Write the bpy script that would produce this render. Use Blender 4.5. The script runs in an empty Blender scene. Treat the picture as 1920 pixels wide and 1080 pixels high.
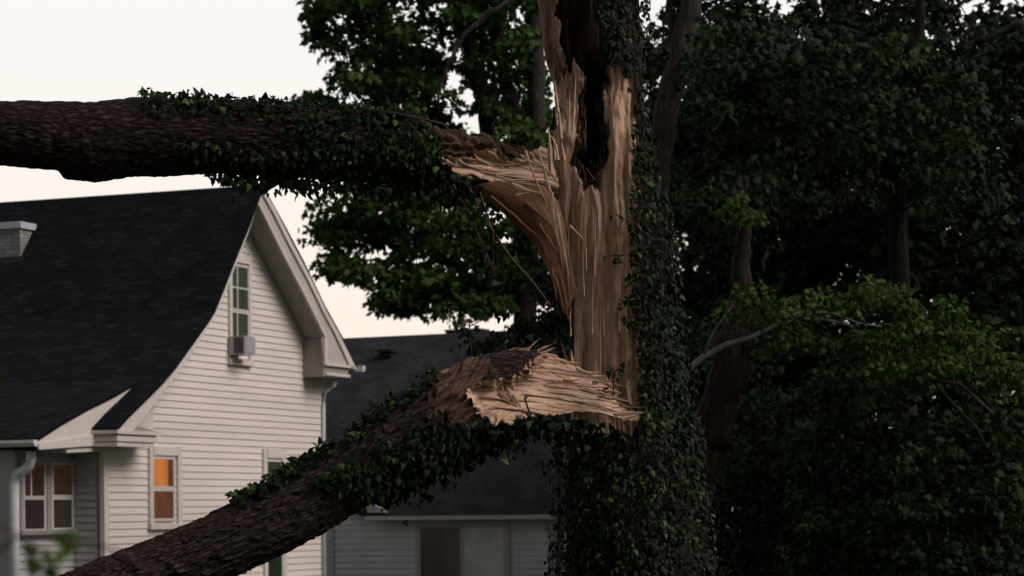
import bpy, math, random
import numpy as np
R = math.radians
rng = np.random.default_rng(7)
random.seed(7)
C = bpy.context.scene.collection
SC = bpy.context.scene

# ------------------------------------------------------------------ camera
F, CX, CY, ROLL, CAMZ = 4500.0, 960.0, 955.0, 0.010, 3.0     # focal length in photo pixels, principal point, roll, eye height
cam_d = bpy.data.cameras.new("camera"); cam = bpy.data.objects.new("camera", cam_d); C.objects.link(cam)
cam.location = (0, 0, CAMZ); cam.rotation_mode = 'XYZ'
from mathutils import Matrix
cam.matrix_world = Matrix.Translation((0, 0, CAMZ)) @ Matrix.Rotation(R(90), 4, 'X') @ Matrix.Rotation(-ROLL, 4, 'Z')
cam_d.sensor_width = 36; cam_d.lens = F / 1920 * 36
cam_d.shift_y = (CY - 540) / 1920
cam_d.clip_start = 0.1; cam_d.clip_end = 3000
cam_d.dof.use_dof = True; cam_d.dof.focus_distance = 17.7; cam_d.dof.aperture_fstop = 4.0
SC.camera = cam

# ------------------------------------------------------------------ sky, sun, exposure
SUN_EL, SUN_ROT = R(42), R(114)
w = bpy.data.worlds.new("World"); SC.world = w; w.use_nodes = True
nt = w.node_tree; nt.nodes.clear()
out = nt.nodes.new('ShaderNodeOutputWorld'); bg = nt.nodes.new('ShaderNodeBackground')
sky = nt.nodes.new('ShaderNodeTexSky'); sky.sky_type = 'NISHITA'; sky.sun_disc = False
sky.sun_elevation = SUN_EL; sky.sun_rotation = SUN_ROT
tc = nt.nodes.new('ShaderNodeTexCoord'); sep = nt.nodes.new('ShaderNodeSeparateXYZ')
mr = nt.nodes.new('ShaderNodeMapRange'); mr.inputs[1].default_value = 0.0; mr.inputs[2].default_value = 1.0
ramp = nt.nodes.new('ShaderNodeValToRGB')
el = ramp.color_ramp.elements
el[0].position = 0.0; el[0].color = (1.08, .89, .75, 1)
el[1].position = 1.0; el[1].color = (.16, .18, .22, 1)
for p, c in ((.08, (1.05, .92, .80, 1)), (.14, (1.03, .95, .87, 1)), (.22, (1.01, .985, .945, 1)), (.42, (.46, .46, .48, 1))):
    e = el.new(p); e.color = c
nt.links.new(tc.outputs['Generated'], sep.inputs[0]); nt.links.new(sep.outputs[2], mr.inputs[0]); nt.links.new(mr.outputs[0], ramp.inputs[0])
sc1 = nt.nodes.new('ShaderNodeVectorMath'); sc1.operation = 'SCALE'; sc1.inputs['Scale'].default_value = 9.2   # thin bright dusk overcast
az = nt.nodes.new('ShaderNodeMapRange'); az.inputs[1].default_value = -.7; az.inputs[2].default_value = .6; az.inputs[3].default_value = .30; az.inputs[4].default_value = 1.0
nt.links.new(sep.outputs[1], az.inputs[0])                             # sky dimmed behind the camera, standing in for unseen trees and houses
azm = nt.nodes.new('ShaderNodeVectorMath'); azm.operation = 'SCALE'; nt.links.new(ramp.outputs[0], azm.inputs[0]); nt.links.new(az.outputs[0], azm.inputs['Scale'])
nt.links.new(azm.outputs[0], sc1.inputs[0])
add = nt.nodes.new('ShaderNodeVectorMath'); add.operation = 'ADD'
sc2 = nt.nodes.new('ShaderNodeVectorMath'); sc2.operation = 'SCALE'; sc2.inputs['Scale'].default_value = 0.10
nt.links.new(sky.outputs[0], sc2.inputs[0])
nt.links.new(sc1.outputs[0], add.inputs[0]); nt.links.new(sc2.outputs[0], add.inputs[1])
nt.links.new(add.outputs[0], bg.inputs[0]); bg.inputs[1].default_value = 0.10
nt.links.new(bg.outputs[0], out.inputs[0])
sun_d = bpy.data.lights.new("sun", 'SUN'); sun_d.energy = 3.1; sun_d.angle = R(36); sun_d.color = (1.0, .905, .845)
sun = bpy.data.objects.new("sun", sun_d); C.objects.link(sun)
from mathutils import Vector
sd = Vector((math.sin(SUN_ROT) * math.cos(SUN_EL), math.cos(SUN_ROT) * math.cos(SUN_EL), math.sin(SUN_EL)))
sun.rotation_euler = sd.to_track_quat('Z', 'Y').to_euler(); sun.location = sd * 60
SC.view_settings.view_transform = 'Standard'; SC.view_settings.look = 'None'
SC.view_settings.exposure = 0.0; SC.view_settings.gamma = 1.0
SC.view_settings.use_curve_mapping = False
SC.cycles.max_bounces = 6

# ------------------------------------------------------------------ measuring helpers
cr, sr = math.cos(ROLL), math.sin(ROLL)
def ray(px, py):
    dx, dy = np.asarray(px, float) - CX, np.asarray(py, float) - CY
    return (cr * dx - sr * dy) / F, -(sr * dx + cr * dy) / F          # x and z slopes per metre of depth
def P(px, py, Y):
    a, b = ray(px, py); return np.stack([a * Y, np.broadcast_to(Y, np.shape(a)) * 1.0, CAMZ + b * Y], -1)
def proj(v):
    xw, yw = v[..., 0] / v[..., 1] * F, (CAMZ - v[..., 2]) / v[..., 1] * F
    return CX + cr * xw + sr * yw, CY - sr * xw + cr * yw
class Frame:                                                            # a building's own axes on the ground
    def __init__(s, o, ang):
        s.o = np.array(o[:2]); s.u = np.array((math.cos(ang), math.sin(ang))); s.v = np.array((-math.sin(ang), math.cos(ang)))
    def w(s, u, v, z):
        p = s.o + s.u * u + s.v * v; return (p[0], p[1], z)
    def onv(s, px, py, v):
        a, b = ray(px, py); d = np.array((float(a), 1.0)); Y = (v + s.o @ s.v) / (d @ s.v)
        return float((d * Y - s.o) @ s.u), float(CAMZ + b * Y)
    def onu(s, px, py, u):
        a, b = ray(px, py); d = np.array((float(a), 1.0)); Y = (u + s.o @ s.u) / (d @ s.u)
        return float((d * Y - s.o) @ s.v), float(CAMZ + b * Y)

def _hash(i, j, seed):
    h = (i * 374761393 + j * 668265263 + seed * 974634777) & 0xffffffff
    h = ((h ^ (h >> 13)) * 1274126177) & 0xffffffff
    return ((h ^ (h >> 16)) & 0xffff) / 65535.0
def vnoise(x, y, seed=0):
    x, y = np.asarray(x, float), np.asarray(y, float)
    xi, yi = np.floor(x).astype(np.int64), np.floor(y).astype(np.int64); fx, fy = x - xi, y - yi
    fx, fy = fx * fx * (3 - 2 * fx), fy * fy * (3 - 2 * fy)
    a, b, c, d = _hash(xi, yi, seed), _hash(xi + 1, yi, seed), _hash(xi, yi + 1, seed), _hash(xi + 1, yi + 1, seed)
    return (a * (1 - fx) + b * fx) * (1 - fy) + (c * (1 - fx) + d * fx) * fy - .5
def fbm(x, y, seed=0, o=3):
    s, a = 0, 1.0
    for k in range(o): s = s + a * vnoise(np.asarray(x) * 2 ** k, np.asarray(y) * 2 ** k, seed + k * 17); a *= .5
    return s
def inside(poly, x, y):
    poly = np.asarray(poly, float); r = np.zeros(np.shape(x), bool); n = len(poly)
    for i in range(n):
        x1, y1 = poly[i]; x2, y2 = poly[(i + 1) % n]
        if y1 == y2: continue
        r ^= ((y1 > y) != (y2 > y)) & (x < (x2 - x1) * (y - y1) / (y2 - y1) + x1)
    return r
def sdf(poly, x, y):                                                    # >0 inside
    poly = np.asarray(poly, float); n = len(poly); d = np.full(np.shape(x), 1e9)
    for i in range(n):
        a, b = poly[i], poly[(i + 1) % n]; e = b - a
        t = np.clip(((x - a[0]) * e[0] + (y - a[1]) * e[1]) / (e @ e + 1e-9), 0, 1)
        d = np.minimum(d, np.hypot(x - a[0] - t * e[0], y - a[1] - t * e[1]))
    return np.where(inside(poly, x, y), d, -d)
def smooth01(x): x = np.clip(x, 0, 1); return x * x * (3 - 2 * x)

# ------------------------------------------------------------------ object helpers
ORG = {}
def thing(name, label, cat, loc, group=None):
    o = bpy.data.objects.new(name, None); C.objects.link(o); o.location = loc
    o.empty_display_size = .2; tag(o, label, cat, group); ORG[o.name] = np.array(loc, float); return o
def tag(o, label=None, cat=None, group=None, kind=None):
    if label: o['label'] = label
    if cat: o['category'] = cat
    if group: o['group'] = group
    if kind: o['kind'] = kind
    return o
def mesh(name, verts, faces, mats, parent=None, smooth=False, mi=None, uv=None, tone=None, loc=None):
    verts = np.asarray(verts, float)
    org = np.array(loc, float) if loc is not None else (ORG[parent.name] if parent is not None else np.zeros(3))
    me = bpy.data.meshes.new(name)
    if isinstance(faces, np.ndarray):
        nf, k = faces.shape
        me.vertices.add(len(verts)); me.vertices.foreach_set('co', (verts - org).ravel())
        me.loops.add(nf * k); me.loops.foreach_set('vertex_index', faces.ravel().astype(np.int32))
        me.polygons.add(nf); me.polygons.foreach_set('loop_start', np.arange(0, nf * k, k, dtype=np.int32))
        me.update(calc_edges=True)
    else:
        me.from_pydata([tuple(v) for v in verts - org], [], [tuple(f) for f in faces]); me.update()
    for m in (mats if isinstance(mats, (list, tuple)) else [mats]): me.materials.append(m)
    if mi is not None: me.polygons.foreach_set('material_index', np.asarray(mi, np.int32))
    if smooth: me.polygons.foreach_set('use_smooth', np.ones(len(me.polygons), bool))
    if uv is not None or tone is not None:
        li = np.empty(len(me.loops), np.int32); me.loops.foreach_get('vertex_index', li)
    if uv is not None:
        l = me.uv_layers.new(name='UVMap'); l.data.foreach_set('uv', np.asarray(uv, np.float32)[li].ravel())
    if tone is not None:
        a = me.attributes.new('tone', 'FLOAT', 'POINT'); a.data.foreach_set('value', np.asarray(tone, np.float32))
    me.validate()
    o = bpy.data.objects.new(name, me); C.objects.link(o)
    if parent is not None:
        o.parent = parent; o.location = org - ORG[parent.name]
    else: o.location = org
    ORG[o.name] = org
    return o
class MB:
    def __init__(s): s.v, s.f, s.uv = [], [], []
    def face(s, pts, uv=None):
        i = len(s.v); s.v += [tuple(p) for p in pts]; s.f.append(tuple(range(i, i + len(pts))))
        s.uv += list(uv) if uv is not None else [(p[0], p[2]) for p in pts]
    def hexa(s, p):                                                     # 4 bottom points, 4 top points
        i = len(s.v); s.v += [tuple(q) for q in p]; s.uv += [(q[0] + q[1], q[2]) for q in p]
        for f in ((0, 3, 2, 1), (4, 5, 6, 7), (0, 1, 5, 4), (1, 2, 6, 5), (2, 3, 7, 6), (3, 0, 4, 7)): s.f.append(tuple(i + k for k in f))
    def box(s, fr, u0, u1, v0, v1, z0, z1):
        s.hexa([fr.w(u0, v0, z0), fr.w(u1, v0, z0), fr.w(u1, v1, z0), fr.w(u0, v1, z0), fr.w(u0, v0, z1), fr.w(u1, v0, z1), fr.w(u1, v1, z1), fr.w(u0, v1, z1)])
    def prism(s, fr, poly, v0, v1):                                     # polygon of (u, z), extruded along v
        n = len(poly); i = len(s.v)
        s.v += [fr.w(u, v0, z) for u, z in poly] + [fr.w(u, v1, z) for u, z in poly]; s.uv += [(u, z) for u, z in poly] * 2
        s.f.append(tuple(range(i, i + n))); s.f.append(tuple(range(i + 2 * n - 1, i + n - 1, -1)))
        for k in range(n): j = (k + 1) % n; s.f.append((i + k, i + n + k, i + n + j, i + j))
    def strip(s, fr, a, b, v0, v1):                                     # band between two (u, z) chains of equal length
        for k in range(len(a) - 1): s.prism(fr, [a[k], a[k + 1], b[k + 1], b[k]], v0, v1)
    def tube(s, pts, rad, n=8, cap=True):
        pts = [np.array(p, float) for p in pts]; rad = rad if hasattr(rad, '__len__') else [rad] * len(pts)
        i0 = len(s.v); L = 0
        for k, p in enumerate(pts):
            t = pts[min(k + 1, len(pts) - 1)] - pts[max(k - 1, 0)]; t = t / (np.linalg.norm(t) + 1e-9)
            a = np.cross(t, (0, 0, 1) if abs(t[2]) < .9 else (0, 1, 0)); a /= np.linalg.norm(a); b = np.cross(t, a)
            if k: L += np.linalg.norm(p - pts[k - 1])
            for q in range(n):
                an = 2 * math.pi * q / n; s.v.append(tuple(p + rad[k] * (a * math.cos(an) + b * math.sin(an)))); s.uv.append((L, q / n * rad[0] * 6))
        for k in range(len(pts) - 1):
            for q in range(n):
                r = (q + 1) % n; s.f.append((i0 + k * n + q, i0 + k * n + r, i0 + (k + 1) * n + r, i0 + (k + 1) * n + q))
        if cap:
            s.f.append(tuple(range(i0 + n - 1, i0 - 1, -1))); e = i0 + (len(pts) - 1) * n; s.f.append(tuple(range(e, e + n)))
    def build(s, name, mat, parent=None, smooth=False, loc=None):
        return mesh(name, s.v, s.f, mat, parent, smooth, uv=s.uv, loc=loc)

# ------------------------------------------------------------------ materials
def mat(name):
    m = bpy.data.materials.new(name); m.use_nodes = True; t = m.node_tree
    return m, t, t.nodes['Principled BSDF']
def N(t, kind, **kw):
    n = t.nodes.new('ShaderNode' + kind)
    for k, v in kw.items():
        if k in n.inputs: n.inputs[k].default_value = v
        else: setattr(n, k, v)
    return n
def ramp_node(t, fac, stops):
    r = t.nodes.new('ShaderNodeValToRGB'); e = r.color_ramp.elements
    e[0].position, e[0].color = stops[0][0], (*stops[0][1], 1); e[1].position, e[1].color = stops[-1][0], (*stops[-1][1], 1)
    for p, c in stops[1:-1]: q = e.new(p); q.color = (*c, 1)
    t.links.new(fac, r.inputs[0]); return r
def simple(name, col, rough=.6, var=.12, scale=3.0, bump=0.0, stretch=(1, 1, 1), spec=.3):
    m, t, b = mat(name); tcn = N(t, 'TexCoord'); mp = N(t, 'Mapping'); mp.inputs['Scale'].default_value = stretch
    t.links.new(tcn.outputs['Object'], mp.inputs[0]); n = N(t, 'TexNoise', Scale=scale, Detail=6.0, Roughness=.6)
    t.links.new(mp.outputs[0], n.inputs['Vector'])
    lo, hi = tuple(c * (1 - var) for c in col), tuple(min(1, c * (1 + var)) for c in col)
    r = ramp_node(t, n.outputs['Fac'], [(.3, lo), (.7, hi)]); t.links.new(r.outputs[0], b.inputs['Base Color'])
    b.inputs['Roughness'].default_value = rough; b.inputs['Specular IOR Level'].default_value = spec
    if bump:
        bp = N(t, 'Bump', Strength=bump, Distance=.02); t.links.new(n.outputs['Fac'], bp.inputs['Height']); t.links.new(bp.outputs[0], b.inputs['Normal'])
    return m
def uvmap(t, sx, sy):
    u = N(t, 'UVMap'); mp = N(t, 'Mapping'); mp.inputs['Scale'].default_value = (sx, sy, 1); t.links.new(u.outputs[0], mp.inputs[0]); return mp
def bark_mat(name, dark, mid, light, sx=6, sy=30, bump=1.0, dist=.05):
    m, t, b = mat(name); mp = uvmap(t, sx, sy)
    n0 = N(t, 'TexNoise', Scale=.6, Detail=3.0); t.links.new(mp.outputs[0], n0.inputs['Vector'])
    mx = N(t, 'MixRGB'); mx.inputs[0].default_value = .35; t.links.new(mp.outputs[0], mx.inputs[1]); t.links.new(n0.outputs['Color'], mx.inputs[2])
    vo = N(t, 'TexVoronoi', Scale=1.4); vo.feature = 'DISTANCE_TO_EDGE'; t.links.new(mx.outputs[0], vo.inputs['Vector'])
    n1 = N(t, 'TexNoise', Scale=2.2, Detail=8.0, Roughness=.65); t.links.new(mp.outputs[0], n1.inputs['Vector'])
    ma = N(t, 'Math', operation='MULTIPLY_ADD'); t.links.new(vo.outputs['Distance'], ma.inputs[0]); ma.inputs[1].default_value = .8; t.links.new(n1.outputs['Fac'], ma.inputs[2])
    r = ramp_node(t, ma.outputs[0], [(.35, dark), (.6, mid), (.95, light)]); t.links.new(r.outputs[0], b.inputs['Base Color'])
    bp = N(t, 'Bump', Strength=bump, Distance=dist); t.links.new(ma.outputs[0], bp.inputs['Height']); t.links.new(bp.outputs[0], b.inputs['Normal'])
    b.inputs['Roughness'].default_value = .9; b.inputs['Specular IOR Level'].default_value = .15
    return m
def wood_mat(name, cols, sx=1.2, sy=40, bump=.8, st=(.55, .8, 1.05), big=.7):
    m, t, b = mat(name); mp = uvmap(t, sx, sy)
    n1 = N(t, 'TexNoise', Scale=1.0, Detail=8.0, Roughness=.62, Distortion=.3); t.links.new(mp.outputs[0], n1.inputs['Vector'])
    mp2 = uvmap(t, 2.5, 5); n2 = N(t, 'TexNoise', Scale=1.0, Detail=4.0); t.links.new(mp2.outputs[0], n2.inputs['Vector'])
    ma = N(t, 'Math', operation='MULTIPLY_ADD'); t.links.new(n2.outputs['Fac'], ma.inputs[0]); ma.inputs[1].default_value = big; t.links.new(n1.outputs['Fac'], ma.inputs[2])
    mp3 = uvmap(t, 4, 110); n3 = N(t, 'TexNoise', Scale=1.0, Detail=5.0, Roughness=.7); t.links.new(mp3.outputs[0], n3.inputs['Vector'])
    mf = N(t, 'Math', operation='MULTIPLY_ADD'); t.links.new(n3.outputs['Fac'], mf.inputs[0]); mf.inputs[1].default_value = .5; t.links.new(ma.outputs[0], mf.inputs[2])
    mg = N(t, 'Math', operation='SUBTRACT'); t.links.new(mf.outputs[0], mg.inputs[0]); mg.inputs[1].default_value = .25; ma = mg
    r = ramp_node(t, ma.outputs[0], [(st[0], cols[0]), (st[1], cols[1]), (st[2], cols[2])]); t.links.new(r.outputs[0], b.inputs['Base Color'])
    bp = N(t, 'Bump', Strength=bump, Distance=.02); t.links.new(ma.outputs[0], bp.inputs['Height']); t.links.new(bp.outputs[0], b.inputs['Normal'])
    b.inputs['Roughness'].default_value = .8; b.inputs['Specular IOR Level'].default_value = .2
    return m
def leaf_mat(name, cols, rough=.5, trans=.12, spec=.35):
    m, t, b = mat(name); a = N(t, 'Attribute', attribute_name='tone')
    r = ramp_node(t, a.outputs['Fac'], [(0.0, cols[0]), (.5, cols[1]), (1.0, cols[2])]); t.links.new(r.outputs[0], b.inputs['Base Color'])
    b.inputs['Roughness'].default_value = rough; b.inputs['Specular IOR Level'].default_value = spec
    tr = N(t, 'BsdfTranslucent'); t.links.new(r.outputs[0], tr.inputs[0]); mx = N(t, 'MixShader'); mx.inputs[0].default_value = trans
    t.links.new(b.outputs[0], mx.inputs[1]); t.links.new(tr.outputs[0], mx.inputs[2]); t.links.new(mx.outputs[0], t.nodes['Material Output'].inputs['Surface'])
    return m
def shingle_mat(name, c1, c2, mortar, scale=1.0):
    m, t, b = mat(name); mp = uvmap(t, scale, scale)
    br = N(t, 'TexBrick', Scale=1.0); br.inputs['Color1'].default_value = (*c1, 1); br.inputs['Color2'].default_value = (*c2, 1); br.inputs['Mortar'].default_value = (*mortar, 1)
    br.inputs['Mortar Size'].default_value = .012; br.inputs['Brick Width'].default_value = .33; br.inputs['Row Height'].default_value = .14; br.inputs['Bias'].default_value = -.45
    t.links.new(mp.outputs[0], br.inputs['Vector'])
    n = N(t, 'TexNoise', Scale=1.2, Detail=6.0); t.links.new(mp.outputs[0], n.inputs['Vector'])
    mx = N(t, 'MixRGB', blend_type='MULTIPLY'); mx.inputs[0].default_value = .6; r = ramp_node(t, n.outputs['Fac'], [(.3, (.55, .55, .55)), (.7, (1.5, 1.5, 1.55))])
    t.links.new(br.outputs['Color'], mx.inputs[1]); t.links.new(r.outputs[0], mx.inputs[2]); t.links.new(mx.outputs[0], b.inputs['Base Color'])
    bp = N(t, 'Bump', Strength=.6, Distance=.015); t.links.new(br.outputs['Fac'], bp.inputs['Height']); bp.invert = True; t.links.new(bp.outputs[0], b.inputs['Normal'])
    b.inputs['Roughness'].default_value = .95; b.inputs['Specular IOR Level'].default_value = .08
    return m
def glow_mat(name, c_lo, c_hi, strength, sx=2.2, sy=.7):
    m, t, b = mat(name); tcn = N(t, 'TexCoord'); mp = N(t, 'Mapping'); mp.inputs['Scale'].default_value = (sx, sx, sy); t.links.new(tcn.outputs['Object'], mp.inputs[0])
    n = N(t, 'TexNoise', Scale=1.0, Detail=4.0); t.links.new(mp.outputs[0], n.inputs['Vector']); r = ramp_node(t, n.outputs['Fac'], [(.35, c_lo), (.65, c_hi)])
    t.links.new(r.outputs[0], b.inputs['Emission Color']); b.inputs['Emission Strength'].default_value = strength
    b.inputs['Base Color'].default_value = (.02, .015, .012, 1); b.inputs['Roughness'].default_value = .15
    return m
M = {}
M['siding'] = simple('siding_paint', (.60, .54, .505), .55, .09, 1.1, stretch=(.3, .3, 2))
M['siding_shade'] = simple('shaded_siding', (.36, .34, .34), .6, .07, 1.0)  # darker copy of the siding, with shade painted into its colour
M['trim'] = simple('trim_paint', (.55, .505, .475), .5, .06, 2.0)
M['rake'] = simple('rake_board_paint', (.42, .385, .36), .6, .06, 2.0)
M['soffit'] = simple('shaded_grey_paint', (.25, .235, .22), .6, .06, 2.0)  # grey darkened further for the shade on downward faces and wing trim
M['sash'] = simple('window_sash_paint', (.5, .47, .46), .45, .06, 4.0)
M['gutter'] = simple('gutter_metal', (.55, .56, .58), .35, .08, 3.0, spec=.5)
M['shingle'] = shingle_mat('charcoal_shingles', (.006, .006, .008), (.018, .018, .0225), (.003, .003, .004))
M['shingle2'] = shingle_mat('grey_shingles', (.031, .031, .034), (.054, .053, .057), (.018, .018, .02))
M['glass'] = simple('dark_window_glass', (.02, .03, .022), .12, .3, 1.5, spec=.6)
M['curtain_green'] = simple('green_tinted_glass', (.045, .062, .042), .2, .35, 5.0, stretch=(3, 3, .6), spec=.5)
M['lit'] = glow_mat('lit_orange_curtain', (.40, .118, .022), (.52, .172, .038), 1.0)
M['lit_low'] = glow_mat('dim_brown_screen', (.060, .022, .010), (.14, .048, .018), 1.0)
M['lit_far'] = glow_mat('dim_orange_curtain', (.013, .006, .0045), (.025, .0095, .0055), 1.0)
M['screen'] = glow_mat('dark_window_screen', (.006, .0045, .004), (.012, .009, .008), 1.0)
M['ac'] = simple('air_conditioner_plastic', (.30, .30, .31), .5, .08, 8.0)
M['ac_dark'] = simple('air_conditioner_grille', (.06, .065, .075), .5, .1, 8.0)
M['brick_paint'] = shingle_mat('grey_painted_brick', (.20, .195, .19), (.33, .325, .32), (.12, .115, .11), 1.5)
M['cap_metal'] = simple('chimney_cap_metal', (.40, .43, .48), .4, .12, 3.0, spec=.5)
M['brick'] = simple('dark_red_brick', (.10, .030, .022), .85, .2, 8.0)
M['flashing'] = simple('black_flashing', (.008, .008, .009), .7, .2, 4.0)
M['panel'] = simple('plastic_sheeting', (.74, .69, .65), .5, .16, 2.0, bump=.6)
M['bark'] = bark_mat('furrowed_bark', (.006, .0035, .003), (.027, .016, .013), (.120, .088, .076), 10, 42)
M['bark_smooth'] = bark_mat('dark_limb_bark', (.003, .0016, .0014), (.0115, .0056, .0047), (.075, .046, .038), 9, 34, .9, .03)
M['inner'] = wood_mat('red_inner_bark', ((.009, .0045, .0035), (.030, .0145, .011), (.085, .045, .033)), 2.5, 30, .7)
M['rot'] = wood_mat('rotten_heartwood', ((.004, .002, .0015), (.016, .008, .006), (.06, .030, .020)), 1.6, 18, 1.0)
M['lip'] = wood_mat('brown_torn_edge', ((.030, .013, .009), (.12, .058, .040), (.25, .15, .105)), .6, 16, .8)
M['wood'] = wood_mat('torn_wood', ((.17, .088, .055), (.37, .235, .160), (.50, .345, .25)), .9, 44, .6)
M['wood_trunk'] = wood_mat('torn_trunk_wood', ((.13, .066, .042), (.31, .180, .120), (.43, .275, .19)), .4, 12, .6, (.58, .76, 1.1), .9)
M['flap'] = wood_mat('peeled_wood', ((.055, .022, .012), (.11, .050, .027), (.16, .078, .045)), .8, 12, .3)
M['far_bark'] = bark_mat('grey_tree_bark', (.012, .009, .008), (.032, .026, .023), (.075, .062, .056), 2.5, 9, .8, .05)
M['pale_bark'] = simple('pale_bare_branch', (.085, .081, .078), .85, .3, 6.0)
M['red_bark'] = bark_mat('reddish_tree_bark', (.004, .003, .0025), (.013, .009, .007), (.050, .024, .016), 1.6, 7, .8, .05)
M['ivy'] = leaf_mat('ivy_leaf', ((.002, .0055, .001), (.008, .020, .0035), (.060, .090, .028)), .55, .06, .09)
M['vine'] = simple('vine_stem', (.05, .028, .018), .8, .2, 20.0)
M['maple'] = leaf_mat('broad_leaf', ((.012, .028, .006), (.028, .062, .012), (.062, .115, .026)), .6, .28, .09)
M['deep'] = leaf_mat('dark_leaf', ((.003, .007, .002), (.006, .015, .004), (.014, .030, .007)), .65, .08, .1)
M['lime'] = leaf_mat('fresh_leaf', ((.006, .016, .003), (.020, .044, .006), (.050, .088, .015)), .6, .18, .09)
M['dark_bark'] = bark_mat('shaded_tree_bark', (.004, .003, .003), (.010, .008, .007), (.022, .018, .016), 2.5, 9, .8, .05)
M['siding_low'] = simple('low_house_siding', (.72, .68, .67), .6, .07, 1.0)
M['mid'] = leaf_mat('dim_leaf', ((.003, .008, .002), (.007, .018, .0035), (.022, .044, .009)), .6, .12, .09)
M['grass'] = simple('grass', (.03, .045, .018), .9, .3, .8)

# ------------------------------------------------------------------ ground
mesh('ground', [(-1500, -300, 0), (1500, -300, 0), (1500, 2500, 0), (-1500, 2500, 0)], [(0, 1, 2, 3)], M['grass'])['kind'] = 'structure'

# ------------------------------------------------------------------ house with the bell-cast gable
D1, VW = 50.0, .75
o1 = P(195, 955, D1); A = Frame(o1, R(68)); OV = -.6
house = thing('gabled_house', 'white clapboard house with steep dark curved gable roof and an orange lit window', 'house', (o1[0], o1[1], 0))
pk = lambda pts, v: [A.onv(x, y, v) for x, y in pts]
left_top = pk([(491, 349), (465, 421), (440, 481), (425, 520), (402, 577), (391, 596), (364, 634), (326, 687), (300, 717), (270, 747), (240, 776), (217, 802)], OV)
right_top = pk([(491, 349), (531, 421), (569, 493), (607, 573), (641, 634), (666, 686)], OV)
def arc(prof): 
    s = [0.0]
    for a, b in zip(prof, prof[1:]): s.append(s[-1] + math.hypot(b[0] - a[0], b[1] - a[1]))
    return s
def roof_sheet(mb, fr, prof, v0, v1, th, nv=1):
    s = arc(prof)
    for k in range(len(prof) - 1):
        (ua, za), (ub, zb) = prof[k], prof[k + 1]
        top = [fr.w(ua, v0, za), fr.w(ub, v0, zb), fr.w(ub, v1, zb), fr.w(ua, v1, za)]
        mb.face(top, [(v0, -s[k]), (v0, -s[k + 1]), (v1, -s[k + 1]), (v1, -s[k])])
        bot = [fr.w(ua, v0, za - th), fr.w(ub, v0, zb - th), fr.w(ub, v1, zb - th), fr.w(ua, v1, za - th)]
        mb.face(bot[::-1]); mb.face([top[0], bot[0], bot[1], top[1]]); mb.face([top[3], top[2], bot[2], bot[3]])
    u, z = prof[-1]; mb.face([fr.w(u, v0, z), fr.w(u, v0, z - th), fr.w(u, v1, z - th), fr.w(u, v1, z)])
VB = 17.0
rb = MB(); roof_sheet(rb, A, left_top, OV - .04, VB, .07); roof_sheet(rb, A, right_top, OV - .04, VB, .07)
ext = pk([(262, 711), (210, 741), (161, 765), (112, 793), (66, 823)], -.02)
roof_sheet(rb, A, ext, -.04, VB, .07)
roof = rb.build('roof', M['shingle'], house)
# ridge cap, a run of short overlapping shingles
cp = MB(); pu, pz = left_top[0]
for k in range(50):
    v0 = OV + k * .35
    if v0 > VB: break
    cp.prism(A, [(pu - .13, pz - .20), (pu, pz + .035), (pu + .13, pz - .16), (pu + .11, pz - .20), (pu, pz - .01), (pu - .11, pz - .24)], v0, v0 + .36)
cp.build('ridge_cap', M['shingle'], house)

def interp_profile(prof, z, side):
    p = sorted(prof, key=lambda q: q[1]); return float(np.interp(z, [q[1] for q in p], [q[0] for q in p]))
UW, _ = A.onv(605, 860, 0.0)
ROW = .155
def clapboard(mb, fr, v, z0, z1, left, right, row=ROW, lip=.027, out=-1):
    n = int(math.ceil((z1 - z0) / row))
    for k in range(n):
        a, b = z0 + k * row, min(z1, z0 + (k + 1) * row)
        la, ra, lb, rb_ = left(a), right(a), left(b), right(b)
        if ra - la < .02: continue
        if rb_ <= lb: lb = rb_ = (lb + rb_) / 2
        p0, p1 = fr.w(la, v + out * lip, a), fr.w(ra, v + out * lip, a); q0, q1 = fr.w(lb, v + out * .004, b), fr.w(rb_, v + out * .004, b)
        mb.face([p0, p1, q1, q0]); mb.face([fr.w(la, v, a), fr.w(ra, v, a), p1, p0])
zr_end = right_top[-1][1]; zl_end = left_top[-1][1]
zpk = left_top[0][1]
lft = lambda z: max(0.0, interp_profile(left_top, z + .12, -1)) if z > zl_end else 0.0
rgt = lambda z: min(UW, interp_profile(right_top, z + .12, 1)) if z > zr_end - .2 else UW
mb = MB(); clapboard(mb, A, 0.0, .5, zpk - .35, lft, rgt)
wall = mb.build('gable_wall', M['siding'], house)
mb = MB(); core = [(.01, 0), (UW - .01, 0), (UW - .01, zr_end - .1)] + [(u, z - .16) for u, z in right_top[-2::-1] if u < UW - .05] + [(u, z - .16) for u, z in left_top[1:] if u > .05] + [(.01, zl_end - .05)]
mb.prism(A, core, .01, .18)
mb.box(A, .0, .16, .2, VB - .5, 0, zl_end - .1); mb.box(A, UW - .18, UW, .2, VB - .5, 0, zr_end - .1)
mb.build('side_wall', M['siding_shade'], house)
mb = MB()
for k in range(int((zl_end - .6) / ROW)):
    a_, b_ = .5 + k * ROW, .5 + (k + 1) * ROW; mb.face([A.w(-.027, .15, a_), A.w(-.027, VW - .01, a_), A.w(-.004, VW - .01, b_), A.w(-.004, .15, b_)]); mb.face([A.w(0, .15, a_), A.w(0, VW - .01, a_), A.w(-.027, VW - .01, a_), A.w(-.027, .15, a_)])
mb.build('return_wall', M['siding_shade'], house)
mb = MB(); mb.box(A, UW - .02, UW + .05, -.045, .06, 0, zr_end - .1); mb.build('corner_board', M['trim'], house); mb = MB(); mb.box(A, -.06, .14, -.045, .06, 0, A.onv(195, 846, 0)[1])
mb.build('corner_board', M['trim'], house)

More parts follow.
